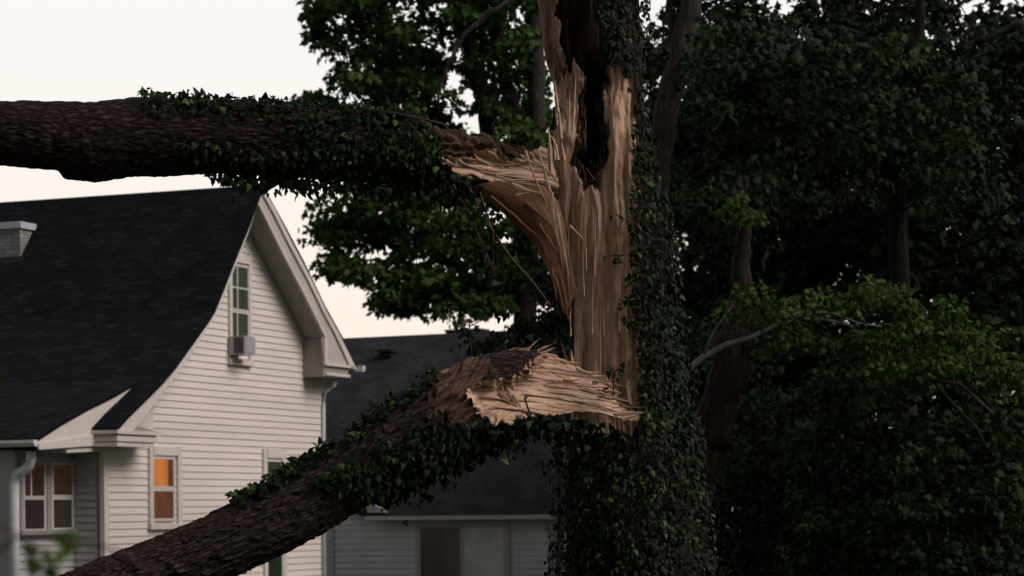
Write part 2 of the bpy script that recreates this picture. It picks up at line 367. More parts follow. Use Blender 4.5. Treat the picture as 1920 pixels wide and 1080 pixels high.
# rakes: fascia boards, beads, soffit, boxed returns
inner_r = pk([(483, 384), (501, 420), (530, 479), (566, 547), (593, 601), (608, 633)], OV)
def chain_at(top, inner):                                               # the roof profile resampled at the inner chain's share of length
    s, t = np.array(arc(top)), np.linspace(0, arc(top)[-1], len(inner)); T = np.array(top)
    return [(float(np.interp(x, s, T[:, 0])), float(np.interp(x, s, T[:, 1]))) for x in t]
top_r = pk([(491, 349), (512, 385), (542, 445), (578, 513), (610, 580), (631, 617)], OV)
mb = MB(); low = lambda ch, d: [(u, z - d) for u, z in ch]
mb.strip(A, low(top_r, .075), inner_r, OV - .0, OV + .05)
tail = pk([(631, 617), (650, 655), (666, 688), (640, 688), (608, 686), (605, 632)], OV); tail = [(u, z - .075) for u, z in tail[:3]] + tail[3:]
mb.prism(A, tail, OV + .004, OV + .05)
mb.build('rake_board', M['rake'], house)
def lerp_chain(a, b, t): return [(p[0] + (q[0] - p[0]) * t, p[1] + (q[1] - p[1]) * t) for p, q in zip(a, b)]
mb = MB(); lt = low(top_r, .075)
mb.strip(A, lt, lerp_chain(lt, inner_r, .26), OV - .05, OV - .003); mb.strip(A, lerp_chain(lt, inner_r, .88), inner_r, OV - .035, OV - .003)
ct = [(u, z - .075) for u, z in pk([(631, 617), (650, 655), (666, 688)], OV)]; cb = [lerp_chain(lt, inner_r, .26)[-1]] + pk([(640, 657), (655, 690)], OV); ct[0] = lt[-1]
mb.strip(A, ct, cb, OV - .05, OV - .003)
mb.strip(A, pk([(607, 630), (607, 684)], OV), pk([(612, 630), (612, 684)], OV), OV - .035, OV - .003)
mb.build('rake_moulding', M['trim'], house)
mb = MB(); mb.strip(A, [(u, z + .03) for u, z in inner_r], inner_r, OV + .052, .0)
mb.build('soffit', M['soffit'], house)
top_l = pk([(491, 349), (465, 421), (425, 520), (402, 577), (364, 634), (326, 687), (288, 729), (252, 764), (217, 802)], OV)
inner_l = pk([(483, 384), (468, 424), (430, 524), (406, 582), (372, 642), (336, 696), (303, 738), (277, 770), (246, 809)], OV)
mb = MB(); mb.strip(A, low(top_l, .075), [(u, min(z, t[1] - .1)) for (u, z), t in zip(inner_l, top_l)], OV, OV + .06)
mb.build('rake_board', M['trim'], house)
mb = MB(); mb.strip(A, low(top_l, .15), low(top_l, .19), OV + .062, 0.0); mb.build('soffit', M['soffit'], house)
def boxed_return(px_poly, cornices, mat_side):
    b = MB(); b.prism(A, pk(px_poly, OV), OV + .02, -.03); b.build('boxed_return', mat_side, house)
    m = MB()
    for (x0, x1, y0, y1, d) in cornices:
        (u0, za), (u1, zb) = A.onv(x0, y0, OV), A.onv(x1, y1, OV); z0, z1 = sorted((za, zb)); m.box(A, u0 - d, u1 + d, OV - d, -.032, z0, z1)
    m.build('cornice', M['trim'], house)
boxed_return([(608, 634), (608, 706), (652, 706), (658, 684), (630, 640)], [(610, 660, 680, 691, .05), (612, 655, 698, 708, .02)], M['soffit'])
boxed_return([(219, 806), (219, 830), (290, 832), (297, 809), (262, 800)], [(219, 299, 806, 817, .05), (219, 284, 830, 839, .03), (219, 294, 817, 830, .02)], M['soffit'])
mb = MB(); mb.prism(A, pk([(246, 806), (289, 764), (289, 806)], OV + .5), -.09, -.03); mb.build('gable_panel', M['trim'], house)
mb = MB(); ue, ze = right_top[-1]
mb.prism(A, [(ue - .02, ze + .0), (ue + .13, ze + .0), (ue + .13, ze - .07), (ue + .07, ze - .15), (ue - .02, ze - .15)], OV - .22, VB)
gt = mb.build('gutter', M['gutter'], house)
mb = MB(); q = lambda x, y, v: A.w(*(lambda t: (t[0], v, t[1]))(A.onv(x, y, v)))
mb.tube([q(630, 706, -.12), q(630, 716, -.12), q(626, 724, -.12), q(616, 730, -.10), q(609, 737, -.09), q(607.5, 760, -.09), q(609, 1250, -.09)], .04, 10)
mb.build('downspout', M['gutter'], house, True)

# side wing under the extended eave: cheek, entablature, walls, gutter

mb = MB(); cheek = pk([(262, 713), (210, 744), (161, 768), (112, 796), (68, 826), (70, 836), (176, 818), (176, 802)], -.02)
mb.prism(A, cheek, -.02, .03); mb.build('cheek_board', M['trim'], house)
mb = MB(); mb.prism(A, pk([(70, 832), (72, 843), (176, 836), (176, 815)], -.05), -.07, -.022); mb.prism(A, pk([(72, 843), (176, 836), (176, 845), (72, 850)], VW - .1), -.02, VW + .6)
mb.build('entablature', M['trim'], house)
ul, _ = A.onv(30, 950, VW); zt = A.onv(100, 846, VW)[1]
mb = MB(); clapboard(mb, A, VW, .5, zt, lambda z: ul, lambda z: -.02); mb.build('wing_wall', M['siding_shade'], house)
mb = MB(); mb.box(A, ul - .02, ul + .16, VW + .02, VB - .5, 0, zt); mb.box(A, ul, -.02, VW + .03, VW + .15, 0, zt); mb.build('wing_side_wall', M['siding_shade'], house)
def px_box(m, v, x0, x1, y0, y1, d0, d1):
    (u0, za), (u1, zb) = A.onv(x0, (y0 + y1) / 2, v), A.onv(x1, (y0 + y1) / 2, v); xm = (x0 + x1) / 2
    z1, z0 = A.onv(xm, y0, v)[1], A.onv(xm, y1, v)[1]; m.box(A, u0, u1, v - d1, v - d0, z0, z1)
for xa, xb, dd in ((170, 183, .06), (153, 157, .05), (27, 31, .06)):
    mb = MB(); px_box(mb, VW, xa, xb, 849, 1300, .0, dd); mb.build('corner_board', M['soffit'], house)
mb = MB(); ue2, ze2 = ext[-1]
mb.prism(A, [(ue2 + .02, ze2 - .02), (ue2 - .12, ze2 - .02), (ue2 - .12, ze2 - .08), (ue2 - .06, ze2 - .15), (ue2 + .02, ze2 - .15)], -.06, VB); mb.build('gutter', M['gutter'], house)
mb = MB()
def onu(x, y, u): v, z = A.onu(x, y, u); return A.w(u, v, z)
us = ul - .10
mb.tube([onu(58, 846, us - .02), onu(58, 862, us), onu(55, 872, us), onu(47, 881, us), onu(36, 886, us), onu(29, 894, us), onu(27, 906, us), onu(27, 960, us), onu(28, 1260, us)], .105, 12)
mb.build('downspout', M['gutter'], house, True)

def window(v, frame, sashes, trim='trim', head=4, sill=True, label=None):
    """frame: outer trim box in photo pixels; sashes: list of (x0, x1, y0, y1, pane material)."""
    x0, x1, y0, y1, tw = frame
    m = MB(); px_box(m, v, x0, x0 + tw, y0, y1, .0, .075); px_box(m, v, x1 - tw, x1, y0, y1, .0, .075)
    px_box(m, v, x0 + tw, x1 - tw, y0, y0 + head, .0, .078)
    wd = m.build('window', M[trim], house)
    if label: wd['label'] = label
    if sill:
        m = MB(); px_box(m, v, x0 - 1, x1 + 1, y1 - 10, y1, .0, .12); m.build('sill', M[trim], wd)
    for (a, b, c, d, pm, mu) in sashes:
        m = MB(); e = 3.0
        px_box(m, v, a - e, b + e, c - e * 1.5, c, .040, .062); px_box(m, v, a - e, b + e, d, d + e * 1.6, .040, .062)
        px_box(m, v, a - e, a, c, d, .040, .061); px_box(m, v, b, b + e, c, d, .040, .061)
        if 'v' in mu: px_box(m, v, a + (b - a) * .30, a + (b - a) * .36, c, d, .044, .057)
        if 'h' in mu: px_box(m, v, a, b, (c + d) / 2 - 1.5, (c + d) / 2 + 1.5, .0445, .0575)
        s = m.build('sash', M['sash'], wd)
        m = MB(); px_box(m, v, a - 1, b + 1, c - 1, d + 1, .010, .041); m.build('pane', M[pm], wd)
    return wd
window(0, (276, 336, 838, 992, 7), [(283.5, 321, 861, 912, 'lit', ''), (284, 321, 921, 972, 'lit_low', '')], head=16, label='window with a glowing orange curtain in its upper sash')
window(0, (491, 533, 842, 1120, 6), [(498, 525, 866, 985, 'curtain_green', ''), (498, 525, 993, 1100, 'glass', '')], head=17, sill=False, label='narrow dark window crossed by the fallen limb')
window(0, (426, 467, 478, 685, 4), [(432, 461, 501, 580, 'curtain_green', 'vh'), (432, 461, 588, 634, 'curtain_green', 'v')], head=15, label='attic window with green panes above the air conditioner')
window(VW, (33, 141, 856, 1003, 6), [(42, 79, 870, 930, 'lit_far', 'v'), (42, 79, 937, 992, 'screen', ''), (96, 131, 872, 928, 'lit_far', ''), (96, 131, 937, 990, 'screen', '')], head=12, trim='soffit', label='double window with dim orange upper panes')  # eave shade is painted into the wing trim by the darkened grey
# air conditioner in the attic window
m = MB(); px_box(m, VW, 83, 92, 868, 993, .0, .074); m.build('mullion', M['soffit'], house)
m = MB(); px_box(m, 0, 312, 321, 862, 912, .0412, .0435); m.build('curtain_shade_strip', M['lit_low'], house)  # shadow band on the curtain, painted as a darker strip
acr = thing('air_conditioner', 'small grey air conditioner sticking out of the attic window', 'air conditioner', A.w(A.onv(450, 668, -.2)[0], -.2, A.onv(450, 668, -.2)[1]))
u0, z1 = A.onv(443, 630, -.25); u1, z0 = A.onv(464, 667, -.25)
mb = MB(); mb.box(A, u0, u1, -.46, -.055, z0, z1); mb.build('housing', M['ac'], acr)
mb = MB()
for k in range(7): mb.box(A, u0 - .012, u0 - .003, -.42 + k * .0, -.20, z0 + .04 + k * (z1 - z0 - .08) / 7, z0 + .04 + (k + .62) * (z1 - z0 - .08) / 7)
mb.box(A, u0 - .006, u0 - .0025, -.43, -.19, z0 + .03, z1 - .03); mb.build('side_grille', M['ac_dark'], acr)
mb = MB(); mb.box(A, u0 + .05, u1 - .05, -.472, -.462, z0 + .05, z1 - .05); mb.build('front_panel', M['ac'], acr)

# chimney on the left slope
def on_left_roof(px, py):                                               # where the sight line meets the roof surface
    a, b = ray(px, py); best = None
    for (ua, za), (ub, zb) in zip(left_top, left_top[1:]):
        pa = np.array(A.w(ua, 0, za)); pb = np.array(A.w(ub, 0, zb)); n = np.cross(pb - pa, np.array((*A.v, 0))); d = np.array((float(a), 1, float(b)))
        Y = (n @ (pa - np.array((0, 0, CAMZ)))) / (n @ d); h = d * Y + np.array((0, 0, CAMZ))
        u = (h[:2] - A.o) @ A.u
        if min(ua, ub) - .01 <= u <= max(ua, ub) + .01: best = (u, (h[:2] - A.o) @ A.v, h[2])
    return best
cu, cv, cz = on_left_roof(38, 482)
chim = thing('chimney', 'grey painted brick chimney with metal cap low on the dark roof at the left edge', 'chimney', A.w(cu, cv, cz))
v2, ztop = A.onu(34, 428, cu); cl = 1.15
mb = MB(); mb.box(A, cu, cu + cl, cv, cv + 1.2, cz - .0, ztop); mb.build('stack', M['brick_paint'], chim)
mb = MB(); mb.box(A, cu - .05, cu + cl + .05, cv - .06, cv + 1.25, ztop + .002, ztop + .12); mb.box(A, cu - .03, cu + cl, cv - .03, cv + 1.22, ztop + .122, ztop + .16); mb.build('cap', M['cap_metal'], chim)
mb = MB(); mb.prism(A, [(cu - .18, cz - .25), (cu - .012, cz + .02), (cu - .012, cz - .25)], cv - .1, cv + 1.3); mb.box(A, cu - .01, cu + cl, cv - .025, cv - .003, cz - .25, cz + .02)
mb.build('flashing', M['flashing'], chim)

# ------------------------------------------------------------------ low house behind
o2 = P(612, 955, 74); B = Frame(o2, R(-26))
house2 = thing('low_house', 'low white clapboard house with long grey roof behind the broken tree', 'house', (o2[0], o2[1], 0))
EU = -.5
zE = B.onv(870, 965, EU)[1]; RV = 5.6; zR = B.onv(800, 627, RV)[1]
def on_slope(px, py):
    lo, hi = EU, RV
    for _ in range(40):
        m_ = (lo + hi) / 2; z = B.onv(px, py, m_)[1]
        if z < zE + (zR - zE) * (m_ - EU) / (RV - EU): hi = m_
        else: lo = m_
    return (lo, B.onv(px, py, lo)[0])
uE0 = B.onv(690, 965, EU)[0]; uE1 = B.onv(1352, 960, EU)[0]; uL = B.onv(540, 640, RV)[0]
mb = MB(); sl = math.hypot(RV - EU, zR - zE)
pts = [(uE0, EU, zE), (uE1, EU, zE), (uE1, RV, zR), (uL, RV, zR), (uL, EU + 1.9, zE + (zR - zE) * 1.9 / (RV - EU))]
uvs = [(p[0], (p[1] - EU) / (RV - EU) * sl) for p in pts]
mb.face([B.w(*p) for p in pts], uvs); mb.face([B.w(p[0], p[1], p[2] - .1) for p in pts[::-1]])
for k in range(5):
    a_, b_ = pts[k], pts[(k + 1) % 5]; mb.face([B.w(*a_), B.w(a_[0], a_[1], a_[2] - .1), B.w(b_[0], b_[1], b_[2] - .1), B.w(*b_)])
back = [(uL, RV, zR), (uE1, RV, zR), (uE1, 2 * RV + .5, zE), (uL, 2 * RV + .5, zE)]
mb.face([B.w(*p) for p in back], [(p[0], p[1]) for p in back])
mb.build('roof', M['shingle2'], house2)
ur = uE1 - .35; ulw = B.onv(614, 1000, 0)[0]
mb = MB(); clapboard(mb, B, 0, .3, zE + .7, lambda z: ulw, lambda z: ur if z < zE - .05 else B.onv(690, 965, 0)[0], .19, .042); mb.build('front_wall', M['siding_low'], house2)
mb = MB(); mb.box(B, ulw, ur, .01, .2, 0, zE - .1); mb.box(B, ulw, ulw + .2, .2, 10, 0, zE - .1); mb.box(B, ur - .2, ur, .2, 2 * RV, 0, zE - .1)
gp = [(.2, zE - .1), (RV, zR - .25), (2 * RV, zE - .1)]
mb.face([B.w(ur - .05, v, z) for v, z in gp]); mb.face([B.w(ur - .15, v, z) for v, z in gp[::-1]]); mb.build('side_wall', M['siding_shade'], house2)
mb = MB(); mb.prism(B, [(uE0 - .05, zE - .02), (uE1, zE - .02), (uE1, zE - .06), (uE1, zE - .15), (uE0 - .05, zE - .15)], EU - .13, EU - .002); mb.build('gutter', M['gutter'], house2)
mb = MB(); mb.box(B, uE0, uE1, EU + .002, .0, zE - .16, zE - .11); mb.build('soffit', M['soffit'], house2)
mb = MB(); a_ = B.onv(697, 935, EU + .35); b_ = B.onv(728, 961, EU); c_ = B.onv(690, 961, EU)
mb.face([B.w(a_[0], EU - .05, a_[1]), B.w(c_[0], EU - .05, c_[1]), B.w(b_[0], EU - .05, b_[1])]); mb.face([B.w(b_[0], EU + .02, b_[1]), B.w(c_[0], EU + .02, c_[1]), B.w(a_[0], EU + .3, a_[1])]); mb.face([B.w(a_[0], EU - .05, a_[1]), B.w(b_[0], EU - .05, b_[1]), B.w(b_[0], EU + .02, b_[1]), B.w(a_[0], EU + .3, a_[1])])
mb.build('rake_board', M['trim'], house2)
def pxb(m, x0, x1, y0, y1, d0, d1, v=0):
    u0, u1 = B.onv(x0, (y0 + y1) / 2, v)[0], B.onv(x1, (y0 + y1) / 2, v)[0]; xm = (x0 + x1) / 2
    m.box(B, u0, u1, v - d1, v - d0, B.onv(xm, y1, v)[1], B.onv(xm, y0, v)[1])
for xa, xb, ya in ((613, 627, 945), (1322, 1337, 968)):
    mb = MB(); pxb(mb, xa, xb, ya, 1200, 0, .06); mb.build('corner_board', M['trim'], house2)
mb = MB(); pxb(mb, 781, 791, 984, 1200, 0, .085); pxb(mb, 946, 957, 978, 1200, 0, .085); pxb(mb, 791, 946, 978, 989, 0, .083); pxb(mb, 866, 871, 989, 1200, 0, .075)
df = mb.build('patio_door', M['trim'], house2); df['label'] = 'wide doorway, dark on its left half and sheeted over on its right'
mb = MB(); pxb(mb, 791, 866, 989, 1200, .03, .05); mb.build('pane', M['screen'], df)
mb = MB(); pxb(mb, 871, 946, 989, 1200, .03, .055); mb.build('sheeting', M['panel'], df)
mb = MB(); q2 = lambda x, y, v: B.w(*(lambda t: (t[0], v, t[1]))(B.onv(x, y, v)))
mb.tube([q2(1018, 972, EU + .05), q2(1019, 980, EU + .1), q2(1026, 992, -.1), q2(1028, 1004, -.09), q2(1030, 1220, -.09)], .055, 8); mb.build('downspout', M['gutter'], house2, True)
v_, u_ = on_slope(728, 664)
z_ = zE + (zR - zE) * (v_ - EU) / (RV - EU)
vent = thing('roof_vent', 'low black vent box on the grey roof', 'vent', B.w(u_, v_, z_))
mb = MB(); mb.box(B, u_ - .26, u_ + .26, v_ - .28, v_ + .22, z_ + .06, z_ + .14); mb.build('hood', M['flashing'], vent)
mb = MB(); mb.box(B, u_ - .20, u_ + .20, v_ - .2, v_ + .2, z_ - .1, z_ + .058); mb.build('base', M['flashing'], vent)
ck = B.onv(868, 618, RV + .5); ch2 = thing('brick_chimney', 'dark red brick chimney with pale flue pipe on the far roof ridge', 'chimney', B.w(ck[0], RV + .5, zR - .5))
cu0, cu1 = B.onv(834, 618, RV + .2)[0], B.onv(902, 618, RV + .2)[0]; czt = B.onv(868, 617, RV + .2)[1]
mb = MB(); mb.box(B, cu0 + .04, cu1 - .04, RV + .2, RV + .8, zR - 1, czt - .07); mb.build('stack', M['brick'], ch2)
mb = MB(); mb.box(B, cu0, cu1, RV + .16, RV + .84, czt - .068, czt); mb.build('cap', M['brick'], ch2)
fp = B.onv(867, 616, RV + .5)[0]; zf = B.onv(867, 588, RV + .5)[1]
mb = MB(); mb.tube([B.w(fp, RV + .5, czt - .05), B.w(fp, RV + .5, zf)], .10, 10); mb.tube([B.w(fp, RV + .5, zf), B.w(fp, RV + .5, zf + .06)], .14, 10); mb.build('flue_pipe', M['gutter'], ch2, True)

# ------------------------------------------------------------------ the broken tree: lofted from its outline at its own distance
YT = 18.0
def loft(st, n_along, n_round, Ys, ratio):
    """st: rows of (ax, ay, bx, by): the two silhouette edges. Gives a grid (n_along+1, n_round+1) of world points."""
    st = np.array(st, float); Ys = np.array(Ys, float); ratio = np.array(ratio, float)
    c = (st[:, :2] + st[:, 2:]) / 2; s = np.r_[0, np.cumsum(np.hypot(*np.diff(c, axis=0).T))]
    t = np.linspace(0, s[-1], n_along + 1); cols = [np.interp(t, s, st[:, k]) for k in range(4)]
    ker = np.hanning(max(5, int(n_along * .010) | 1)); ker /= ker.sum()
    sm = lambda a: np.convolve(np.pad(a, len(ker) // 2, mode='reflect', reflect_type='odd'), ker, 'valid')
    ax, ay, bx, by = [sm(a) for a in cols]; Y = np.interp(t, s, Ys); ra = np.interp(t, s, ratio)
    Aw, Bw = P(ax, ay, Y), P(bx, by, Y); Cw = (Aw + Bw) / 2; H = (Aw - Bw) / 2; r = np.linalg.norm(H, axis=1)
    ph = np.linspace(-math.pi / 2, 1.5 * math.pi, n_round + 1)
    V = Cw[:, None] + H[:, None] * np.cos(ph)[None, :, None]
    V[..., 1] -= (r * ra)[:, None] * np.sin(ph)[None]
    nrm = (H / r[:, None])[:, None] * np.cos(ph)[None, :, None] * ra[:, None, None]; nrm[..., 1] -= np.sin(ph)[None]
    nrm /= np.linalg.norm(nrm, axis=-1, keepdims=True)
    L = s[-1] and (t / F * YT)
    uv = np.stack(np.broadcast_arrays(L[:, None], (ph[None] + 2) * r.mean()), -1)
    return V, nrm, uv, ph, r
def grid_faces(a, b):
    i = np.arange(a)[:, None] * (b + 1) + np.arange(b)[None]; i = i.ravel()
    return np.stack([i, i + b + 1, i + b + 2, i + 1], 1)
def split_parts(V, uv, cls, specs, parent, fine=True):
    """cut the grid by class into child meshes; specs: class -> (name, material, parent key)."""
    a, b = V.shape[0] - 1, V.shape[1] - 1; f = grid_faces(a, b); fc = cls.reshape(-1)[f[:, 0]]
    vv, uu = V.reshape(-1, 3), uv.reshape(-1, 2); res = {}
    for k, (name, m) in specs.items():
        ff = f[fc == k]
        if not len(ff): continue
        used, inv = np.unique(ff, return_inverse=True)
        res[k] = mesh(name, vv[used], inv.reshape(-1, 4), m, parent, True, uv=uu[used])
    return res
tree = thing('broken_tree', 'storm broken ivy covered tree with pale torn wood down its split trunk', 'tree', P(1190, 1705, YT).tolist())
# trunk
T = [(960, 1720, 1420, 1700), (1045, 1300, 1335, 1300), (1065, 1080, 1300, 1080), (1062, 960, 1285, 960), (1062, 870, 1265, 870), (1068, 750, 1245, 750), (1071, 650, 1232, 650), (1071, 560, 1222, 560),
     (1058, 480, 1217, 480), (1044, 400, 1212, 400), (1033, 300, 1210, 300), (1031, 255, 1208, 255), (1043, 225, 1206, 225), (1038, 170, 1203, 170), (1017, 85, 1200, 85), (1003, 0, 1198, 0), (985, -160, 1195, -160), (975, -330, 1180, -330)]
V, nrm, uv, ph, r = loft(T, 640, 300, [YT] * len(T), [.9] * len(T))
px, py = proj(V); front = (np.sin(ph) > -.25)[None] & np.ones(px.shape, bool)
jx, jy = fbm(px / 9, py / 26, 3) * 9, fbm(px / 9, py / 40, 9) * 14
WOOD = [(1040, 172), (1048, 200), (1042, 232), (1020, 246), (1015, 300), (1030, 420), (1045, 500), (1060, 570), (1060, 830), (1190, 815), (1198, 740), (1192, 640), (1187, 560), (1187, 400), (1191, 260), (1187, 185), (1174, 138), (1154, 110), (1136, 116), (1122, 170), (1092, 138), (1076, 104), (1062, 150), (1048, 140)]
CAV = [(1096, 60), (1118, 100), (1132, 128), (1134, 150), (1128, 205), (1132, 235), (1140, 258), (1132, 290), (1120, 315), (1112, 344), (1102, 338), (1092, 314), (1080, 296), (1084, 280), (1092, 258), (1094, 210), (1096, 165)]
dw = sdf(WOOD, px + jx, py + jy * 1.6); dc = sdf(CAV, px + jx * 1.5, py + jy * 2.2)
wood = front & (dw > 0); cav = front & (dc > 0)
LIP = [(985, -340), (1010, -340), (1030, -100), (1042, 20), (1052, 90), (1062, 140), (1078, 172), (1060, 200), (1030, 190), (1000, 60)]
dlip = sdf(LIP, px + jx, py + jy)
redlip = front & (dlip > 0) & ~wood & ~cav
rotz = front & (py < 190) & (px < 1150) & ~wood & ~cav & ~redlip
disp = fbm(uv[..., 0] * 5, uv[..., 1] * 22, 31, 3) * .035                                  # bark furrows
fl = fbm(px / 13 + fbm(px / 60, py / 160, 5) * 2.5, py / 330, 12, 3) * .045 + fbm(px / 4.2 + fbm(px / 40, py / 90, 6) * 3, py / 210, 44, 2) * .010
fl += .035 * np.abs(vnoise(px / 17 + vnoise(px / 80, py / 120, 3) * 2, py / 420, 8)) - .02
flat = -.08 * smooth01(dw / 40) - .02 - .16 * (1 - smooth01(-dc / 16)) ** 2
flat += .09 * np.exp(-((px - 1160) / 17) ** 2 - ((py - 235) / 95) ** 2) + .05 * np.exp(-((px - 1052) / 13) ** 2 - ((py - 330) / 110) ** 2)
disp = np.where(wood, fl + flat, disp)
disp = np.where(cav, -.10 - .34 * smooth01(dc / 22) + fl * .4, disp)
disp = np.where(redlip, fbm(px / 12, py / 90, 23, 3) * .05 - .03, disp)
disp = np.where(rotz, fbm(px / 14, py / 120, 21, 4) * .10 - .07 - .10 * smooth01((1080 - np.abs(px - 1065) * 3.0 - 900) / 150), disp)
fade = smooth01((np.sin(ph) + .3) / .4)[None]
dirn = np.where((cav | rotz | (wood & (np.sin(ph) > .35)[None]))[..., None], np.array((0, -1.0, 0)), nrm)
V2 = V + dirn * (np.where(wood | cav | rotz | redlip, disp * np.maximum(fade, .35), disp))[..., None]
cls = np.where(cav, 2, np.where(wood, 1, np.where(rotz, 3, np.where(redlip, 4, 0))))
tp = split_parts(V2, uv, cls, {0: ('trunk', M['bark']), 1: ('torn_wood', M['wood_trunk']), 2: ('hollow', M['rot']), 3: ('rotten_top', M['rot']), 4: ('torn_edge', M['lip'])}, tree)
TV, Tpx, Tpy = V2, px, py

def blade(m, p0, p1, w0, depth=.012, bend=0.0, n=6, w1=.05, twist=0.0):
    """a splinter: flat tapering sliver from p0 to p1 (world points)."""
    p0, p1 = np.array(p0, float), np.array(p1, float); t = p1 - p0; Ln = np.linalg.norm(t); t /= Ln
    side = np.cross(t, (0, 1, 0)); side /= np.linalg.norm(side) + 1e-9; i0 = len(m.v)
    side = side * math.cos(twist) + np.array((0, 1, 0)) * math.sin(twist); dp = np.cross(t, side)
    for k in range(n + 1):
        s = k / n; wdt = w0 * (1 - s) ** .7 * (1 + .35 * math.sin(k * 2.1 + Ln * 40)) + w0 * w1; c = p0 + t * Ln * s + side * bend * math.sin(s * math.pi) 
        for a, b in ((-.5, 0), (0, .5), (.5, 0), (0, -.5)):
            m.v.append(tuple(c + side * a * wdt + dp * b * depth * (1 - .7 * s))); m.uv.append((s * Ln, a * wdt))
    for k in range(n):
        for q in range(4):
            r_ = (q + 1) % 4; m.f.append((i0 + k * 4 + q, i0 + k * 4 + r_, i0 + (k + 1) * 4 + r_, i0 + (k + 1) * 4 + q))
    m.f.append((i0 + 3, i0 + 2, i0 + 1, i0)); e = i0 + n * 4; m.f.append((e, e + 1, e + 2, e + 3))
def px_blade(m, x0, y0, x1, y1, wpx, Y0=17.55, Y1=None, bend=0, **k):
    blade(m, P(x0, y0, Y0), P(x1, y1, Y1 or Y0), wpx * Y0 / F, bend=bend * Y0 / F, **k)
mb = MB()
for a in ((1034, 330, 1029, 238, 13), (1041, 300, 1038, 252, 8), (1052, 260, 1047, 195, 9), (1066, 250, 1068, 170, 7), (1074, 245, 1080, 140, 6), (1058, 300, 1052, 262, 6),
          (1046, 210, 1040, 150, 7), (1045, 235, 1040, 175, 6)):
    px_blade(mb, *a, Y0=17.62, depth=.03)
for k in range(14):
    x = random.uniform(1056, 1176); y = random.uniform(380, 760); px_blade(mb, x, y + random.uniform(60, 150), x + random.uniform(-4, 4), y, random.uniform(2, 4), Y0=17.70 + abs(x - 1120) / 900, depth=.012)
for a in ((1078, 760, 1071, 655, 14), (1088, 760, 1078, 690, 10), (1098, 750, 1094, 705, 6)): px_blade(mb, *a, Y0=17.7, depth=.03)
px_blade(mb, 1068, 423, 1098, 452, 5, Y0=17.45, depth=.012)
mb.build('splinters', M['wood_trunk'], tree)

# horizontal broken limb, still hinged to the trunk
U = [(-700, 176, -700, 292), (-300, 182, -300, 298), (0, 190, 0, 308), (100, 192, 100, 317), (112, 192, 110, 320), (126, 192, 120, 334), (180, 193, 180, 340), (232, 187, 232, 332), (250, 184, 250, 330), (290, 184, 290, 331), (400, 190, 390, 325), (500, 195, 500, 328),
     (600, 203, 600, 335), (700, 213, 705, 343), (790, 226, 800, 352), (840, 239, 850, 352), (900, 249, 900, 356), (960, 264, 965, 360), (1020, 283, 1026, 368), (1046, 292, 1048, 372)]
V, nrm, uv, ph, r = loft(U, 1100, 220, np.interp(np.arange(len(U)), [0, 3, len(U) - 1], [17.3, 17.5, 17.95]), [1] * 14 + [.95, .9, .8, .75, .7, .7])
px, py = proj(V); front = (np.sin(ph) > -.35)[None] & np.ones(px.shape, bool)
jx, jy = fbm(px / 16, py / 7, 13) * 26, fbm(px / 14, py / 9, 19) * 16
UW_ = [(824, 290), (850, 293), (885, 296), (895, 280), (936, 279), (950, 304), (975, 292), (1000, 280), (1100, 285), (1100, 390), (1029, 372), (946, 358), (893, 342), (832, 314)]
UI = [(795, 215), (830, 222), (900, 240), (1000, 268), (1100, 276), (1100, 300), (1000, 285), (950, 310), (938, 285), (893, 285), (885, 300), (824, 292), (800, 270)]
du = sdf(UW_, px + jx, py + jy * .6); di = sdf(UI, px + jx, py + jy)
wood = front & (du > 0); inn = front & (di > 0) & ~wood
rg = lambda a, b, k: (1 - 2 * np.abs(vnoise(a, b, k))) ** 2
wu = uv[..., 0] * 9 + fbm(uv[..., 0] * 5, uv[..., 1] * 9, 3); wv = uv[..., 1] * 30 + fbm(uv[..., 0] * 6, uv[..., 1] * 9, 4) * 1.3
disp = rg(wu, wv, 61) * .010 + rg(wu * 2.2, wv * 1.8, 64) * .006 - .008 + fbm(uv[..., 0] * 2, uv[..., 1] * 3, 62, 2) * .012
fl = fbm(px / 130, py / 8.0 - px / 38 + vnoise(px / 34, py / 24, 5) * 1.8, 71, 3) * .045
disp = np.where(wood, fl - .05 * smooth01(du / 14) + .01, np.where(inn, fbm(px / 24, py / 9, 81, 4) * .09 - .02, disp))
V2 = V + nrm * disp[..., None]
wt = np.where(wood, smooth01((1035 - px) / 70) * smooth01(du / 12) * smooth01((np.sin(ph)[None] + .22) / .25), 0)
ax_ = V.mean(axis=1)[:, 1][:, None]; V2[..., 1] = V2[..., 1] * (1 - wt) + (ax_ - r[:, None] * (.66 - .34 * np.cos(ph)[None]) - disp) * wt
up = split_parts(V2, uv, np.where(wood, 1, np.where(inn, 2, 0)), {0: ('limb', M['bark_smooth'])}, tree)
up[0]['label'] = 'horizontal broken limb reaching left with ivy over it'
upx = split_parts(V2, uv, np.where(wood, 1, np.where(inn, 2, 0)), {1: ('torn_wood', M['wood']), 2: ('inner_bark', M['inner'])}, up[0])
UV_, Upx, Upy = V2, px, py
mb = MB()
for a in ((985, 282, 1035, 398, 5), (1008, 280, 1046, 420, 6), (1022, 330, 1058, 446, 5), (1000, 300, 1052, 352, 6), (940, 340, 1032, 342, 6), (930, 330, 1028, 352, 7), (900, 322, 1000, 336, 6), (968, 366, 1012, 360, 4),
          (1035, 360, 1052, 470, 7), (1044, 400, 1068, 520, 8), (960, 345, 1030, 365, 8), (880, 312, 960, 322, 5), (1046, 300, 1030, 250, 6), (985, 300, 1040, 330, 6), (860, 300, 905, 318, 5), (835, 300, 868, 314, 6), (900, 300, 940, 318, 5), (915, 285, 935, 300, 6)):
    px_blade(mb, *a, Y0=17.45, bend=random.uniform(-5, 5), depth=.012)
